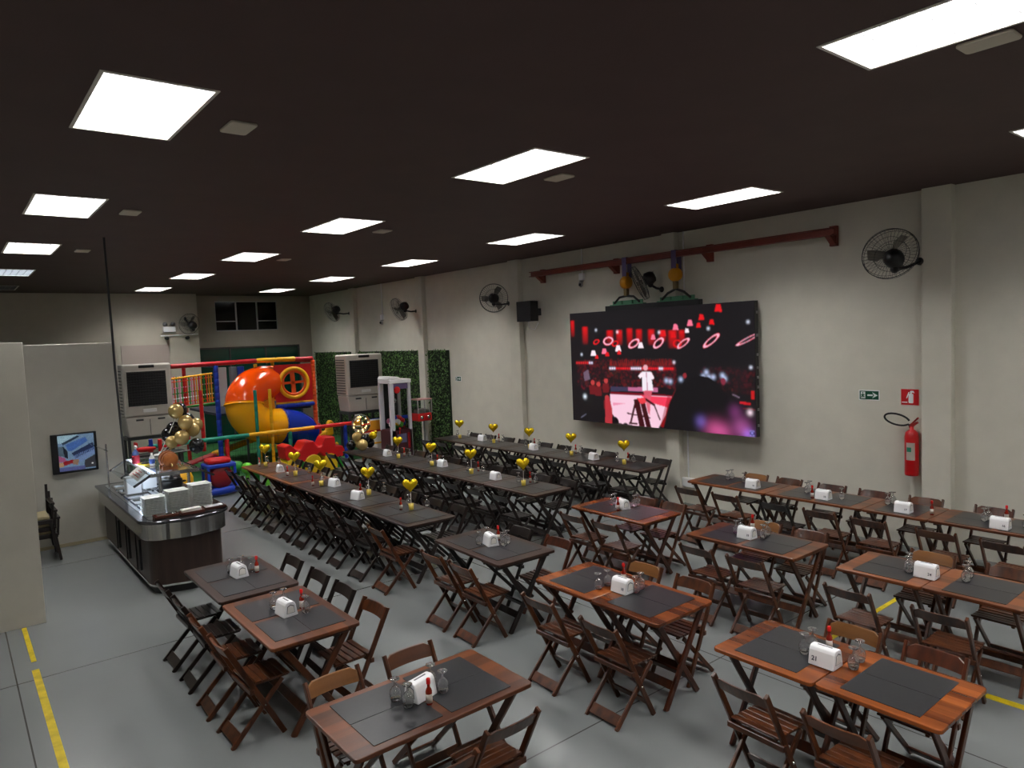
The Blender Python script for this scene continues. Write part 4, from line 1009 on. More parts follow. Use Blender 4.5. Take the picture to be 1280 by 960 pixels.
# things under and on the guard
def whitebox(x, y, z0, h, label):
    org = (x, y, z0); t = thing('container', label, 'container', org, 0, 'white containers on the buffet')
    MB().prism(rrect(x-.10, x+.10, y-.09, y+.09, .02, 3), z0, z0+h-.02, XY).build('body', WHITE, t, origin=org, bevel=.004)
    MB().prism(rrect(x-.106, x+.106, y-.096, y+.096, .02, 3), z0+h-.02, z0+h, XY).build('lid', OFFW, t, origin=org, bevel=.003)
whitebox(2.02, 11.5, .967, .24, 'tall white container on the buffet, nearest the aisle')
whitebox(2.28, 11.75, .967, .26, 'tall white container on the buffet, middle one')
whitebox(2.5, 11.72, .967, .24, 'tall white container on the buffet, by the black pot')
t = tag(MB().box((2.05, 11.2, 1.277), (.02, .3, .17), M=Matrix.Rotation(.9, 3, 'Y') @ Matrix.Rotation(.3, 3, 'Z')).build('sign_card', CARD), 'white card with red writing leaning on the guard glass', 'sign card')
for k in range(3):
    M = Matrix.Rotation(.9, 3, 'Y') @ Matrix.Rotation(.3, 3, 'Z'); c = Vector((2.05, 11.2, 1.277))+M @ Vector((-.011, 0, -.04+.04*k))
    o = MB().box(c, (.002, .2-.04*k, .012), M=M).build('writing', INKR, t); o.matrix_parent_inverse = Matrix.Identity(4)
org = (2.40, 10.92, 1.33); t = thing('wooden_keg', 'small copper-brown wooden keg on the buffet guard shelf', 'keg', org)
MB().lathe([(.088, -.15), (.098, -.14), (.118, 0), (.098, .14), (.088, .15)], (2.4, 10.95, 1.475), 20, M=Matrix.Rotation(PI/2, 3, 'X')).build('barrel', BARREL, t, origin=org)
hp = MB()
for yy, r in ((-.125, .102), (-.06, .115), (.06, .115), (.125, .102)): hp.lathe([(r, -.012), (r+.003, -.012), (r+.003, .012), (r, .012)], (2.4, 10.95+yy, 1.475), 20, M=Matrix.Rotation(PI/2, 3, 'X'))
hp.build('hoop', pm('copper_hoop', srgb(150, 90, 60), .35, .7), t, origin=org)
MB().bb((2.3, 10.85, 1.33), (2.5, 10.89, 1.39)).bb((2.3, 11.03, 1.33), (2.5, 11.07, 1.39)).build('cradle', BARREL, t, origin=org)
MB().tube([(2.4, 10.8, 1.42), (2.4, 10.74, 1.42), (2.4, 10.74, 1.39)], .01, 8).build('tap', GOLD, t, origin=org)
org = (2.12, 11.9, 1.33); t = thing('spray_bottle', 'spray bottle of red and blue cleaner on the guard shelf', 'bottle', (2.16, 11.9, 1.33)); org = (2.16, 11.9, 1.33)
MB().lathe([(.05, 0), (.055, .01), (.055, .1), (.05, .13)], (2.16, 11.9, 1.33), 14).build('bottle', pm('pink_liquid', srgb(190, 60, 80), .2), t, origin=org)
MB().lathe([(.05, .13), (.045, .17), (.018, .21), (.016, .23)], (2.16, 11.9, 1.33), 14).build('bottle_top', pm('blue_liquid', srgb(110, 140, 210), .2), t, origin=org)
MB().bb((2.15, 11.87, 1.555), (2.17, 11.93, 1.6)).bar((2.16, 11.88, 1.6), (2.16, 11.8, 1.59), .025, .025).build('trigger', WHITE, t, origin=org)
org = (2.3, 11.5, 1.33); t = thing('plastic_bottle', 'clear bottle with blue label on the guard shelf', 'bottle', org)
MB().lathe([(.035, 0), (.037, .01), (.037, .12), (.014, .16), (.013, .185)], (2.3, 11.5, 1.33), 14).build('bottle', WHITE, t, origin=org)
MB().lathe([(.038, .03), (.038, .1)], (2.3, 11.5, 1.33), 14).build('paper_label', pm('blue_label', srgb(70, 100, 180), .5), t, origin=org)
org = (2.24, 11.72, 1.33); t = thing('serving_board', 'yellow and black serving board on the guard shelf', 'serving board', org)
MB().lathe([(.001, 0), (.11, 0), (.13, .02), (.12, .022), (.1, .008), (.001, .008)], (2.26, 11.7, 1.33), 20).build('board', pm('yellow_board', srgb(226, 196, 40), .45), t, origin=org)
MB().lathe([(.07, .009), (.075, .02), (.05, .035), (.001, .038)], (2.26, 11.7, 1.33), 16).build('cover', BLACK, t, origin=org)
org = (2.5, 11.25, .967); t = thing('cooking_pot', 'black round pot with lid under the buffet guard', 'pot', org)
MB().lathe([(.1, 0), (.14, .02), (.145, .15), (.135, .16)], (2.48, 11.2, .967), 20).build('pot_body', BLACK, t, origin=org)
MB().lathe([(.148, .16), (.1, .2), (.02, .215), (.02, .24), (.001, .245)], (2.48, 11.2, .967), 20).build('lid', pm('pot_lid', srgb(34, 32, 32), .3), t, origin=org)
for s in (-1, 1): MB().tube([(2.48+s*.14, 11.16, 1.08), (2.48+s*.19, 11.18, 1.09), (2.48+s*.19, 11.22, 1.09), (2.48+s*.14, 11.24, 1.08)], .01, 6).build('handle', BLACK, t, origin=org)
tag(MB().tube([(1.93, 11.71, ZC), (1.945, 11.72, 2.8), (1.99, 11.75, .953)], .016, 8).build('power_pole', DGREY), 'thin black pole from the ceiling down to the buffet counter', 'pole')
# latex balloons on sticks at the far end of the counter
org = (2.45, 12.45, 1.33); t = thing('balloon_bouquet', 'bunch of gold and black balloons on sticks behind the buffet', 'balloons', org)
MB().lathe([(.09, 0), (.09, .02), (.02, .03), (.015, .06)], (2.6, 12.4, 1.345), 16).build('base', WHITE, t, origin=org)
for x, y, z, r, m in ((2.85, 12.25, 2.05, .115, GOLD), (2.97, 12.2, 1.86, .115, GOLD), (3.10, 12.3, 1.72, .11, GOLD), (3.17, 12.35, 1.79, .105, GOLD), (2.90, 12.2, 1.62, .115, GOLD), (2.78, 12.35, 1.55, .10, GOLD),
                      (2.98, 12.5, 2.04, .11, BLKB), (3.08, 12.5, 1.87, .11, BLKB), (2.86, 12.5, 1.74, .12, BLKB), (2.77, 12.45, 1.66, .12, BLKB), (3.1, 12.15, 1.47, .12, BLKB)):
    M = MB().sph((x, y, z), r, 18, drop=.12); M.lathe([(.018, -r*1.16), (.006, -r*1.1)], (x, y, z), 8)
    M.build('balloon', m, t, origin=org)
for a, b in (((2.6, 12.4, 1.36), (2.86, 12.3, 1.95)), ((2.61, 12.4, 1.36), (2.97, 12.27, 1.76)), ((2.62, 12.4, 1.36), (3.1, 12.35, 1.65)), ((2.62, 12.4, 1.36), (3.05, 12.2, 1.40))):
    MB().tube([a, b], .006, 6).build('stick', CARD, t, origin=org)

# balloon cluster with fairy lights on the far end of the middle row
org = (6.72, 13.6, ZT+.004); t = thing('balloon_bouquet', 'gold and black balloon cluster with a lit clear bubble on the middle row', 'balloons', org)
for x, y, z, r, m in ((6.60, 13.5, 1.07, .10, GOLD), (6.66, 13.38, .905, .115, GOLD), (6.76, 13.45, 1.02, .105, BLKB), (6.52, 13.62, .89, .1, BLKB), (6.92, 13.55, .90, .1, BLKB), (6.72, 13.62, .89, .1, GOLD)):
    MB().sph((x, y, z), r, 16, drop=.1).build('balloon', m, t, origin=org)
MB().sph((6.95, 13.45, 1.06), .085, 14).sph((7.01, 13.45, 1.12), .045, 10).build('balloon', HEARTG, t, origin=org)
MB().sph((6.74, 13.55, 1.32), .2, 20).build('bubble', PANE, t, origin=org)
m = MB(); path = []
for k in range(40):
    a = k*.75; z = 1.17+.3*k/40; r = .13*math.sin(PI*(k+.5)/40)+.03; path.append((6.74+r*math.cos(a), 13.55+r*math.sin(a), z))
MB().tube(path, .003, 4).build('wire', GOLD, t, origin=org)
for k in range(0, 40, 3): m.sph(path[k], .012, 6)
m.build('fairy_lights', BULB, t, origin=org)

# ------------------------------------------------------------------ playground
struct(MB().bb((3.0, 16.85, 0), (XW, YR, .012)).build('floor_turf', TURF))
def foam(m, a, b, r=.045, step=.16, mi=0):
    """foam-wrapped pipe with visible joints"""
    a = Vector(a); b = Vector(b); L = (b-a).length; n = max(1, int(L/step)); pts = []; rs = []
    for k in range(n):
        for u, q in ((0, .86), (.06, 1.), (.94, 1.), (1, .86)):
            pts.append(a+(b-a)*((k+u)/n)); rs.append(r*q)
    # drop duplicates
    P, R_ = [pts[0]], [rs[0]]
    for p, q in zip(pts[1:], rs[1:]):
        if (p-P[-1]).length > 1e-4: P.append(p); R_.append(q)
    return m.tube(P, R_, 10, mi=mi)
org = (6.5, 16.8, 0); t = thing('play_fence', 'low fence of coloured foam rails in front of the playground', 'fence', org)
for x0, x1, mt in ((3.3, 5.46, TEAL), (5.46, 7.07, YELT), (7.07, 8.35, REDT), (8.35, 9.8, BLUT)):
    foam(MB(), (x0, 16.8, .96), (x1, 16.8, .96), .05, .28).build('rail', mt, t, origin=org)
for x, mt in ((4.95, REDT), (6.45, TEAL), (7.9, BLUT), (9.6, REDT), (3.35, REDT)):
    foam(MB(), (x, 16.8, 0), (x, 16.8, .94), .05, .16).build('post', mt, t, origin=org)
m = MB()
for k in range(26): x = 3.4+k*.25; m.tube([(x, 16.8, .1), (x, 16.8, .92)], .003, 4)
for k in range(4): m.tube([(3.35, 16.8, .15+k*.24), (9.75, 16.8, .15+k*.24)], .003, 4)
m.build('net', pm('net_cord', srgb(60, 60, 60), .8), t, origin=org)
org = (5.8, 18.2, 0); t = thing('climbing_gym', 'play structure of coloured foam pipes with a red round-window panel', 'play structure', org)
Yf = 17.6
foam(MB(), (5.04, Yf, .01), (5.04, Yf, 2.62), .06).build('post', BLUT, t, origin=org)
foam(MB(), (7.47, Yf, .01), (7.47, Yf, 2.62), .055, .09).build('post', ORAT, t, origin=org)
foam(MB(), (6.02, Yf+.1, .01), (6.02, Yf+.1, 2.6), .045).build('post', YELT, t, origin=org)
foam(MB(), (5.7, 16.9, .01), (5.7, 16.9, 2.0), .04).build('post', TEAL, t, origin=org)
foam(MB(), (6.05, 16.9, .01), (6.05, 16.9, 2.0), .04).build('post', YELT, t, origin=org)
foam(MB(), (4.66, Yf, .6), (4.66, Yf, 2.05), .045).build('post', REDT, t, origin=org)
for x, y, mt in ((5.04, 20.5, REDT), (7.47, 20.5, YELT), (4.1, 18.6, YELT)): foam(MB(), (x, y, .01), (x, y, 2.62), .05).build('post', mt, t, origin=org)
foam(MB(), (4.05, Yf, 2.65), (6.02, Yf, 2.68), .055, .4).build('rail', pm('crimson_foam', srgb(170, 22, 34), .45), t, origin=org)
foam(MB(), (6.02, Yf, 2.68), (7.0, Yf, 2.68), .06, .4).build('rail', YELT, t, origin=org)
foam(MB(), (7.0, Yf, 2.67), (7.47, Yf, 2.67), .055, .25).build('rail', pm('crimson_foam_b', srgb(170, 22, 34), .45), t, origin=org)
foam(MB(), (6.45, Yf, 1.5), (7.45, Yf, 1.5), .06, .25).build('rail', BLUT, t, origin=org)
foam(MB(), (6.45, Yf, 1.57), (7.45, Yf, 1.57), .03, .25).build('rail', YELT, t, origin=org)
foam(MB(), (5.04, Yf, 2.62), (5.04, 20.5, 2.62), .05, .3).build('rail', BLUT, t, origin=org)
foam(MB(), (7.47, Yf, 2.62), (7.47, 20.5, 2.62), .05, .3).build('rail', REDT, t, origin=org)
foam(MB(), (4.1, 17.9, 1.65), (5.04, 17.7, 1.72), .03, .3).build('rail', GRNT, t, origin=org)
ring = []; NR = 40
pmw = MB()    # red panel with a round opening
cxp, czp, Rp = 6.93, 2.07, .33
sq = []
for k in range(NR):
    a = 2*PI*k/NR; c_, s_ = math.cos(a), math.sin(a); q = max(abs(c_)/.49, abs(s_)/.475); sq.append((cxp+c_/q, czp+s_/q))
ci = [(cxp+Rp*math.cos(2*PI*k/NR), czp+Rp*math.sin(2*PI*k/NR)) for k in range(NR)]
vs = [(a, Yf-.02, b) for a, b in sq]+[(a, Yf-.02, b) for a, b in ci]+[(a, Yf+.02, b) for a, b in sq]+[(a, Yf+.02, b) for a, b in ci]
fs = []
for k in range(NR):
    j = (k+1) % NR; fs += [(k, j, NR+j, NR+k), (2*NR+j, 2*NR+k, 3*NR+k, 3*NR+j), (k, 2*NR+k, 2*NR+j, j), (NR+k, NR+j, 3*NR+j, 3*NR+k)]
pnl = pmw.add(vs, fs).build('window_panel', RED, t, origin=org)
MB().tube([(cxp+(Rp+.04)*math.cos(2*PI*k/NR), Yf-.03, czp+(Rp+.04)*math.sin(2*PI*k/NR)) for k in range(NR)], .05, 8, True).build('window_ring', YELT, pnl, origin=org)
MB().tube([(cxp+(Rp-.03)*math.cos(2*PI*k/NR), Yf-.02, czp+(Rp-.03)*math.sin(2*PI*k/NR)) for k in range(NR)], .035, 8, True).bar((cxp-Rp, Yf, czp), (cxp+Rp, Yf, czp+.02), .06, .03).bar((cxp, Yf, czp-Rp), (cxp-.03, Yf, czp+Rp), .11, .03).build('window_cross', ORAT, pnl, origin=org)
MB().bb((6.0, Yf+.03, 1.45), (6.42, Yf+.07, 2.5)).build('side_panel', pm('yellow_panel', srgb(232, 150, 20), .45), t, origin=org)
MB().bb((5.1, Yf+.1, 1.38), (7.4, 20.4, 1.44)).build('deck', pm('deck_foam', srgb(40, 44, 60), .8), t, origin=org)
m = MB(); 
for k in range(16): m.tube([(5.08+k*.06, Yf+.03, .1), (5.08+k*.06, Yf+.03, 1.4)], .003, 4)
for k in range(14): m.tube([(5.06, Yf+.03, .1+k*.1), (6.0, Yf+.03, .1+k*.1)], .003, 4)
m.build('net', pm('net_black', srgb(24, 22, 26), .8), t, origin=org)
# woven bridge side
cols = [YELT, REDT, ORAT, PINK, WHITE]
for j in range(7):
    z = (2.38, 2.3, 2.15, 2.02, 1.9, 1.8, 1.7)[j]
    foam(MB(), (4.1, 17.9, z-.03), (5.0, 17.75, z+.05), .024 if j in (0, 6) else .014, .08).build('bridge_cord', [YELT, ORAT, PINK, GRNT, WHITE, ORAT, REDT][j], t, origin=org)
for k in range(17):
    x = 4.12+k*.0525; y = 17.9-.15*k/16
    foam(MB(), (x, y, 1.68), (x, y, 2.4), .016, .08).build('bridge_rung', [PINK, ORAT, GRNT, PINK, GRNT, REDT, ORAT, GRNT, PINK, ORAT, YELT, REDT, YELT, GRNT, ORAT, YELT, YELT][k], t, origin=org)
# tube slide
org = (6.2, 17.5, 0); t = thing('tube_slide', 'winding tube slide in orange, yellow and blue sections', 'slide', org)
ctl = [(6.42, 17.95, 2.08), (6.15, 17.75, 2.10), (5.82, 17.55, 2.0), (5.62, 17.45, 1.75), (5.62, 17.4, 1.45), (5.8, 17.4, 1.2), (6.1, 17.42, 1.06), (6.45, 17.5, 1.02), (6.8, 17.6, .95), (7.05, 17.72, .84), (7.2, 17.85, .72)]
def spline(c, n=8):
    c = [Vector(p) for p in c]; out = []
    for i in range(len(c)-1):
        p0, p1, p2, p3 = c[max(i-1, 0)], c[i], c[i+1], c[min(i+2, len(c)-1)]
        for k in range(n):
            u = k/n; out.append(.5*((2*p1)+(p2-p0)*u+(2*p0-5*p1+4*p2-p3)*u*u+(3*p1-p0-3*p2+p3)*u**3))
    return out+[c[-1]]
pth = spline(ctl)
a_, b_ = 27, 56
RS = .44
def sect(p, name, mat, flare=None):
    m = MB(); rs = [RS]*len(p); rs[0] = RS+.012; rs[-1] = RS+.012
    m.tube(p, rs, 24, caps=False); m.build(name, mat, t, origin=org)
sect(pth[:a_+1], 'slide_section', SLO); sect(pth[a_-1:b_+1], 'slide_section', SLY); sect(pth[b_-1:], 'slide_section', SLB)
for i in (a_, b_):
    d = (pth[i+1]-pth[i-1]).normalized(); q = d.to_track_quat('Z', 'Y').to_matrix()
    MB().lathe([(RS, -.02), (RS+.028, -.02), (RS+.028, .02), (RS, .02)], pth[i], 24, M=q).build('joint_ring', SLY if i == a_ else SLB, t, origin=org)
for x, y in ((5.62, 17.4), (6.45, 17.52), (7.1, 17.75)):
    MB().tube([(x, y, .012), (x, y, .75 if x > 7 else .9)], .03, 8).build('support', DGREY, t, origin=org)
# upright play mats against the back
for x0, x1, mt, lab in ((5.72, 6.02, LGREY, 'light grey play mat standing upright behind the slide'), (6.1, 6.3, GREYM, 'grey play mat standing upright behind the slide'), (6.32, 6.5, BLUT, 'blue play mat standing upright behind the slide')):
    tag(MB().prism(rrect(x0, x1, 20.0, 20.12, .05, 4), 1.44, 2.5, XY).build('play_mat', mt, bevel=.015, seg=2), lab, 'play mat', 'upright play mats')
# zigzag crawling toy
org = (6.55, 17.0, 0)
t = thing('climbing_toy', 'red zigzag climbing toy on yellow arches with green feet', 'climbing toy', (6.55, 16.25, 0)); org = (6.55, 16.25, 0)
top = [(5.95, .70), (6.1, .74), (6.25, .58), (6.34, .58), (6.45, .76), (6.66, .76), (6.76, .60), (6.85, .60), (6.97, .80), (7.2, .80), (7.22, .56), (7.38, .56), (7.45, .44), (7.38, .28)]
botp = [(7.05, .28), (6.95, .32), (6.8, .46), (6.62, .34), (6.4, .28), (6.25, .38), (6.1, .32), (5.98, .40)]
f = lambda a, b, h: (a, h, b)
MB().prism(top+botp, 15.9, 16.4, f).build('red_body', RED, t, origin=org, bevel=.03, seg=2)
arc = lambda c, r, n=9: [(c-r, .0)]+[(c+r*math.cos(PI-PI*k/n), .25+r*math.sin(PI-PI*k/n)*.95) for k in range(n+1)]+[(c+r, .0)]
MB().prism(arc(6.62, .2), 15.86, 16.44, f).prism(arc(6.15, .17), 15.86, 16.44, f).prism(arc(7.05, .17), 15.86, 16.44, f).build('yellow_arch', pm('toy_yellow', srgb(214, 176, 20), .4), t, origin=org, bevel=.02)
MB().prism([(7.16, 0), (7.4, 0), (7.36, .28), (7.2, .32)], 15.9, 16.4, f).prism([(5.86, 0), (6.02, 0), (6.0, .3), (5.9, .34)], 15.9, 16.4, f).prism([(6.32, 0), (6.44, 0), (6.42, .3), (6.34, .3)], 15.9, 16.4, f).build('green_foot', GRNT, t, origin=org, bevel=.02)
# seesaw planks behind the fence
org = (5.6, 18.6, .012); t = thing('seesaw', 'low seesaw with yellow and red-white plank behind the fence', 'seesaw', org)
MB().bar((5.15, 18.6, .36), (6.35, 18.9, .60), .3, .1, (0, 0, 1)).build('plank', YELT, t, origin=org, bevel=.03)
MB().bar((4.2, 18.35, .16), (5.15, 18.6, .36), .3, .06, (0, 0, 1)).build('plank', pm('seesaw_red', srgb(170, 40, 50), .4), t, origin=org, bevel=.02)
MB().prism([(5.0, .012), (5.4, .012), (5.25, .34), (5.12, .34)], 18.5, 18.75, f).build('pivot', BLUT, t, origin=org, bevel=.02)
MB().tube([(6.1, 18.75, .55), (6.1, 18.72, .85), (6.1, 18.9, .85), (6.1, 18.9, .58)], .02, 8).build('handle', REDT, t, origin=org)
MB().bb((4.4, 18.33, .23), (4.9, 18.5, .245)).build('seat_pad', CARD, t, origin=org)
# ride-on rocker with ball pit look: blue frame, red drum
org = (4.28, 15.2, 0); t = thing('ride_on_toy', 'blue and red plastic rocking toy between buffet and playground', 'ride-on toy', org)
MB().tube([(3.85, 15.0, .11), (4.2, 14.95, .10), (4.62, 15.0, .12), (4.66, 15.2, .14)], .075, 10).tube([(3.85, 15.45, .11), (4.2, 15.4, .10), (4.62, 15.4, .12)], .075, 10).build('rocker', BLUT, t, origin=org)
MB().lathe([(.2, -.2), (.235, -.17), (.235, .17), (.2, .2)], (4.28, 15.2, .38), 18, M=Matrix.Rotation(PI/2, 3, 'X')).build('drum', pm('drum_red', srgb(130, 20, 26), .4), t, origin=org)
MB().prism(rrect(3.98, 4.58, 14.96, 15.44, .06, 4), .58, .66, XY).build('blue_frame', BLUT, t, origin=org, bevel=.02)
MB().prism(rrect(4.03, 4.50, 15.0, 15.4, .08, 4), .66, .76, XY).build('red_seat', RED, t, origin=org, bevel=.03)
for x in (4.02, 4.54):
    MB().bar((x, 15.0, .6), (x, 14.98, .14), .05, .05).bar((x, 15.4, .6), (x, 15.42, .14), .05, .05).build('leg', BLUT, t, origin=org, bevel=.006)
org = (3.5, 15.1, 0); t = thing('ride_on_toy', 'yellow and black ride-on toy just behind the buffet', 'ride-on toy', org)
MB().sph((3.55, 15.1, .42), .2, 14, sq=(1, 1.2, 1.3)).build('body', YELT, t, origin=org)
MB().sph((3.38, 15.05, .48), .17, 14, sq=(1, 1, 1.2)).build('seat', BLACK, t, origin=org)
for s in (-1, 1): MB().tube([(3.3, 15.1+s*.15, .06), (3.55, 15.1+s*.17, .04), (3.8, 15.1+s*.15, .06)], .05, 8).bar((3.52, 15.1+s*.1, .3), (3.52, 15.1+s*.16, .06), .06, .06).build('rocker', BLUT, t, origin=org)
org = (8.15, 18.5, .012); t = thing('rocking_horse', 'yellow rocking horse toy behind the red fence rail', 'rocking toy', org)
MB().prism([(7.85, .52), (8.0, .62), (8.12, .62), (8.18, .86), (8.26, .92), (8.36, .8), (8.3, .74), (8.32, .5), (8.0, .44)], 18.4, 18.6, f).build('horse_body', YELT, t, origin=org, bevel=.03)
MB().tube([(7.75, 18.5, .24), (7.9, 18.5, .1), (8.1, 18.5, .06), (8.3, 18.5, .1), (8.45, 18.5, .24)], .05, 8).bar((7.95, 18.5, .5), (7.92, 18.5, .1), .06, .1).bar((8.25, 18.5, .5), (8.28, 18.5, .1), .06, .1).build('rocker', YELT, t, origin=org)
MB().prism([(7.8, .5), (7.86, .86), (7.95, .86), (7.98, .56)], 18.42, 18.58, f).build('red_back', RED, t, origin=org, bevel=.02)
# green caterpillar between row chairs and fence
org = (4.95, 15.6, 0); t = thing('caterpillar_toy', 'lime green caterpillar toy at the far end of the buffet-side row', 'toy', org)
for k in range(5): MB().sph((4.62+k*.17, 15.75-k*.12, .5-.05*k), .13, 12).tube([(4.62+k*.17, 15.75-k*.12, .4), (4.62+k*.17, 15.75-k*.12, 0)], .05, 8).build('segment', LIME if k % 2 == 0 else GRNT, t, origin=org)
# loose red and blue blocks seen under the cooler
org = (3.2, 16.2, 0); t = thing('toy_train', 'red toy plane on a low stand behind the buffet guard', 'toy', org)
MB().sph((3.15, 16.3, .98), .1, 12, sq=(2.2, .8, .6)).sph((3.7, 16.3, 1.0), .09, 12, sq=(2.4, .8, .6)).build('body', REDT, t, origin=org)
MB().bb((2.95, 16.2, .95), (3.0, 16.4, 1.14)).bb((3.4, 16.25, .9), (3.47, 16.35, 1.16)).build('fin', REDT, t, origin=org, bevel=.01)
MB().bb((3.22, 16.28, .98), (3.3, 16.32, 1.18)).build('tail', BLUT, t, origin=org, bevel=.01)
MB().bb((2.9, 16.1, .84), (3.9, 16.5, .88)).bb((2.95, 16.15, 0), (3.0, 16.2, .84)).bb((3.8, 16.15, 0), (3.85, 16.2, .84)).bb((2.95, 16.4, 0), (3.0, 16.45, .84)).bb((3.8, 16.4, 0), (3.85, 16.45, .84)).build('stand', DGREY, t, origin=org)

# ------------------------------------------------------------------ evaporative coolers
def cooler(x0, x1, yf, depth, zb, zt, label, rz=0.):
    w_ = x1-x0; cx_ = (x0+x1)/2; h = zt-zb
    t = thing('air_cooler', label, 'air cooler', (cx_, yf+depth/2, 0), rz, 'large evaporative air coolers')
    a, b, c = -w_/2, w_/2, -depth/2
    zm = zb+h*.28
    MB().bb((a, c, zm), (b, depth/2, zt)).build('body', COOLW, t, bevel=.035, seg=2)
    MB().prism([(a+.01, zm-.01), (b-.01, zm-.01), (b-.06, zb), (a+.06, zb)], c+.01, depth/2-.01, lambda p, q, r: (p, r, q)).build('water_tank', COOLW, t, bevel=.02)
    gx0, gx1, gz0, gz1 = a+.09*w_, b-.12*w_, zm+.2*(zt-zm), zt-.14*(zt-zm)
    MB().bb((gx0, c-.004, gz0), (gx1, c+.02, gz1)).build('grille_recess', BLACK, t)
    g = MB()
    for k in range(13): z = gz0+(gz1-gz0)*(k+.5)/13; g.bar((gx0, c-.012, z), (gx1, c-.012, z-.0), .026, .004, (0, .8, .6))
    for k in range(14): x = gx0+(gx1-gx0)*(k+.5)/14; g.bb((x-.003, c-.006, gz0), (x+.003, c-.001, gz1))
    g.build('louvre', pm('louvre_grey', srgb(52, 50, 54), .45) if 'louvre_grey' not in MATS else MATS['louvre_grey'], t)
    fr = MB()
    for k in range(2): fr.bb((gx0-.02, c-.016, (gz0-.02, gz1)[k]), (gx1+.02, c+.0, (gz0, gz1+.02)[k])).bb(((gx0-.02, gx1)[k], c-.016, gz0), ((gx0, gx1+.02)[k], c, gz1))
    fr.build('grille_frame', COOLW, t, bevel=.004)
    MB().bb((-.16, c-.01, zt-.085), (.16, c+.02, zt-.02)).build('control_panel', BLACK, t, bevel=.008)
    MB().bb((-.13, c-.008, zm+.05*h), (.15, c+.01, zm+.1*h)).build('nameplate', pm('nameplate', srgb(222, 220, 218), .3), t, bevel=.004)
    for xx in (a, b):
        sd = MB()
        for k in range(14): z = zm+.06+(zt-zm-.14)*k/14; sd.bb((xx-.008, c+.08, z), (xx+.008, depth/2-.06, z+.022))
        sd.build('side_louvre', DGREY, t)
    d = MB()
    for k in (-.28, .16): d.bb((k*w_, c-.0, zm-.1), (k*w_+.15*w_, c+.012, zm-.06))
    d.bb((-.005, c+.0, zb+.03), (.005, c+.012, zm-.08)); d.build('tank_grip', DGREY, t)
    s = MB().bb((a+.02, c+.02, zb-.07), (b-.02, depth/2-.02, zb))
    s.build('stand_top', DGREY, t)
    for x in (a+.06, b-.06):
        for y in (c+.06, depth/2-.06): MB().bb((x-.03, y-.03, .012), (x+.03, y+.03, zb-.07)).build('stand_leg', DGREY, t)
cooler(3.02, 4.03, 17.5, .6, 1.12, 2.74, 'large beige air cooler behind the buffet counter', 0)
cooler(8.1, 9.17, 17.0, .62, 1.22, 2.72, 'large beige air cooler in front of the green hedge', .02)

# ------------------------------------------------------------------ claw machine, candy dispenser, poster
org = (8.75, 15.75, 0); t = thing('claw_machine', 'white-framed claw machine full of plush toys by the hedge', 'arcade machine', org)
x0, x1, y0, y1 = 8.48, 9.06, 15.4, 16.0
MB().bb((x0, y0, .012), (x1, y1, .82)).build('cabinet', pm('claw_cabinet', srgb(66, 20, 30), .4), t, origin=org, bevel=.01)
for x in (x0+.06, x1-.04):
    for y in (y0+.04, y1-.04): MB().bb((x-(.07 if x < 8.6 else .03), y-.04, .012 if y < 15.6 else .8), (x+.05, y+.04, 2.02)).build('corner_post', pm('claw_white', srgb(205, 203, 210), .35) if 'claw_white' not in MATS else MATS['claw_white'], t, origin=org, bevel=.01)
MB().bb((x0-.01, y0-.02, 1.98), (x1+.02, y1, 2.08)).prism([(x0-.02, 2.08), (x1-.2, 2.08), (x1-.35, 2.15), (x0+.02, 2.16)], y0, y1, f).build('roof', WHITE, t, origin=org, bevel=.012)
MB().bb((x0+.1, y0+.0, 1.84), (x1-.08, y0+.02, 1.98)).build('marquee', pm('marquee', srgb(96, 80, 120), .4), t, origin=org)
MB().sph((x0+.2, y0-.0, 1.82), .09, 12, sq=(1, .3, 1)).build('marquee_emblem', RED, t, origin=org)
MB().bb((x0+.1, y0+.03, .82), (x1-.08, y0+.036, 1.84)).build('front_glass', PANE, t, origin=org)
MB().bb((x0+.02, y1-.03, .82), (x1-.02, y1-.02, 1.98)).build('back_panel', pm('claw_back', srgb(34, 40, 40), .4), t, origin=org)
MB().tube([(8.75, 15.7, 1.98), (8.75, 15.7, 1.55)], .015, 8).lathe([(.05, 0), (.06, -.04), (.03, -.1)], (8.75, 15.7, 1.58), 10).build('claw', CHROME, t, origin=org)
pl_cols = [YELT, ORAT, RED, LIME, PINK, BLUT, WHITE, GRNT]
for k in range(22):
    MB().sph((x0+.15+random.random()*(x1-x0-.3), y0+.12+random.random()*.45, .9+random.random()*.2), .07+.03*random.random(), 10).build('plush_toy', pl_cols[k % 8], t, origin=org)
MB().bb((x0+.14, y0-.01, .5), (x0+.4, y0+.01, .72)).build('control_plate', pm('claw_blue', srgb(96, 96, 130), .4), t, origin=org)
MB().bb((x0+.44, y0-.012, .35), (x1-.08, y0+.01, .74)).build('prize_door', pm('claw_red', srgb(150, 16, 26), .4), t, origin=org)
MB().tube([(x0+.2, y0-.03, .72), (x0+.2, y0-.05, .84)], .012, 6).sph((x0+.2, y0-.05, .86), .03, 8).build('joystick', RED, t, origin=org)
org = (9.3, 15.3, 0); t = thing('candy_dispenser', 'red candy dispenser with clear box on a metal post by the hedge', 'candy dispenser', org)
MB().bb((9.1, 15.15, 1.0), (9.5, 15.5, 1.2)).build('body', RED, t, origin=org, bevel=.015)
MB().bb((9.09, 15.14, 1.53), (9.52, 15.51, 1.56)).build('lid', pm('pink_lid', srgb(190, 140, 136), .4), t, origin=org, bevel=.005)
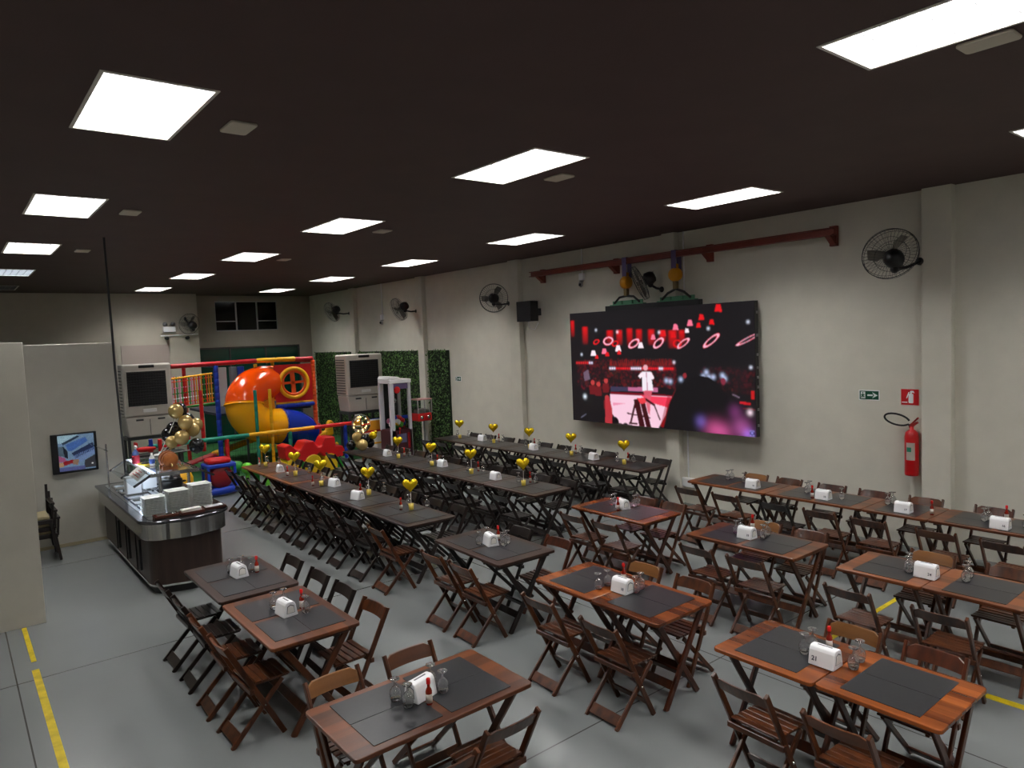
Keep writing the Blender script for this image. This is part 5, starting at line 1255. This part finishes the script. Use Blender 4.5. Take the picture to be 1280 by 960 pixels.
MB().bb((9.11, 15.16, 1.2), (9.49, 15.17, 1.53)).bb((9.11, 15.48, 1.2), (9.49, 15.49, 1.53)).bb((9.11, 15.17, 1.2), (9.12, 15.48, 1.53)).bb((9.48, 15.17, 1.2), (9.49, 15.48, 1.53)).build('clear_box', PANE, t, origin=org)
for x in (9.1, 9.3, 9.5): MB().bb((x-.012, 15.14, 1.2), (x+.012, 15.16, 1.53)).build('box_edge', ALU, t, origin=org)
MB().bb((9.14, 15.2, 1.2), (9.46, 15.45, 1.3)).build('candies', pm('candies', srgb(160, 150, 140), .5), t, origin=org, bevel=.02)
for x in (9.2, 9.4): MB().lathe([(.045, 0), (.045, .02)], (x, 15.14, 1.1), 12, M=Matrix.Rotation(PI/2, 3, 'X')).build('coin_knob', CHROME, t, origin=org)
MB().bb((9.36, 15.28, .03), (9.44, 15.36, 1.0)).build('post', ALU, t, origin=org)
MB().bb((9.2, 15.12, 0), (9.6, 15.5, .04)).build('base', DGREY, t, origin=org)
org = (8.45, 16.3, 0); t = thing('poster_stand', 'standing poster in orange and white under the hedge-side cooler', 'poster', org)
MB().bb((8.12, 16.3, .2), (8.8, 16.33, 1.05)).build('board', CARD, t, origin=org)
MB().bb((8.14, 16.294, .78), (8.78, 16.3, 1.02)).build('orange_band', ORANGEP, t, origin=org)
MB().bb((8.14, 16.293, .73), (8.78, 16.3, .78)).build('red_band', RED, t, origin=org)
MB().bb((8.14, 16.293, .42), (8.78, 16.3, .46)).build('yellow_band', YELT, t, origin=org)
MB().bb((8.78, 16.29, .012), (8.82, 16.34, 1.06)).bb((8.1, 16.29, .012), (8.13, 16.34, 1.06)).build('frame', pm('poster_frame', srgb(96, 60, 30), .5), t, origin=org)
org = (8.3, 17.3, 0)

# ------------------------------------------------------------------ artificial hedge panels
def hedge(y0, y1, label):
    org = (9.9, (y0+y1)/2, 0); z1 = 2.77
    m = MB().bb((XW-.03, y0, .02), (XW-.004, y1, z1-.02))
    n = int((y1-y0)*z1*420)
    for k in range(n):
        y = y0+random.random()*(y1-y0); z = .02+random.random()*(z1-.02); x = XW-.05-random.random()*.05
        a = random.random()*2*PI; s = .022+random.random()*.02
        d = Vector((-.5*random.random()-.1, math.cos(a), math.sin(a))); d.normalize()
        sd = d.cross(Vector((-1, random.uniform(-.6, .6), random.uniform(-.6, .6)))); sd.normalize()
        p = Vector((x, y, z))
        m.add([p-d*s, p+sd*s*.5, p+d*s, p-sd*s*.5], [(0, 1, 2, 3)], 1)
    o = m.build('hedge_panel', [HEDGEB, HEDGE], None, origin=org)
    tag(o, label, 'hedge panel', 'artificial hedge panels')
hedge(20.16, YR-.3, 'artificial green hedge panel nearest the recess corner')
hedge(16.22, 19.84, 'artificial green hedge panel between two pillars')
hedge(14.9, 15.88, 'narrow artificial green hedge panel nearest the tables')

# ------------------------------------------------------------------ camera and render look
F_PX, yaw, pit, rol, hc = 883.043, math.radians(38.681), math.radians(-3.854), math.radians(-2.296), 3.03
cy, sy, cp, sp_ = math.cos(yaw), math.sin(yaw), math.cos(pit), math.sin(pit)
fw = Vector((sy*cp, cy*cp, sp_)); rt = Vector((cy, -sy, 0)); up = rt.cross(fw)
r2 = rt*math.cos(rol)+up*math.sin(rol); u2 = up*math.cos(rol)-rt*math.sin(rol)
cam = bpy.data.cameras.new('camera'); cam.sensor_width = 36.; cam.lens = F_PX/1280*36; cam.clip_start = .05; cam.clip_end = 100
co = bpy.data.objects.new('camera', cam); COL.objects.link(co)
M = Matrix((r2, u2, -fw)).transposed().to_4x4(); M.translation = Vector((0, 0, hc)); co.matrix_world = M
scene.camera = co
wd = bpy.data.worlds.new('world'); scene.world = wd; wd.use_nodes = True
wd.node_tree.nodes['Background'].inputs[0].default_value = (.5, .5, .55, 1); wd.node_tree.nodes['Background'].inputs[1].default_value = .02
vs_ = scene.view_settings; vs_.view_transform = 'Standard'; vs_.look = 'None'; vs_.exposure = 0.; vs_.gamma = 1.; vs_.use_curve_mapping = False
scene.cycles.use_denoising = True
scene.cycles.max_bounces = 8; scene.cycles.transparent_max_bounces = 8; scene.cycles.sample_clamp_indirect = 6.
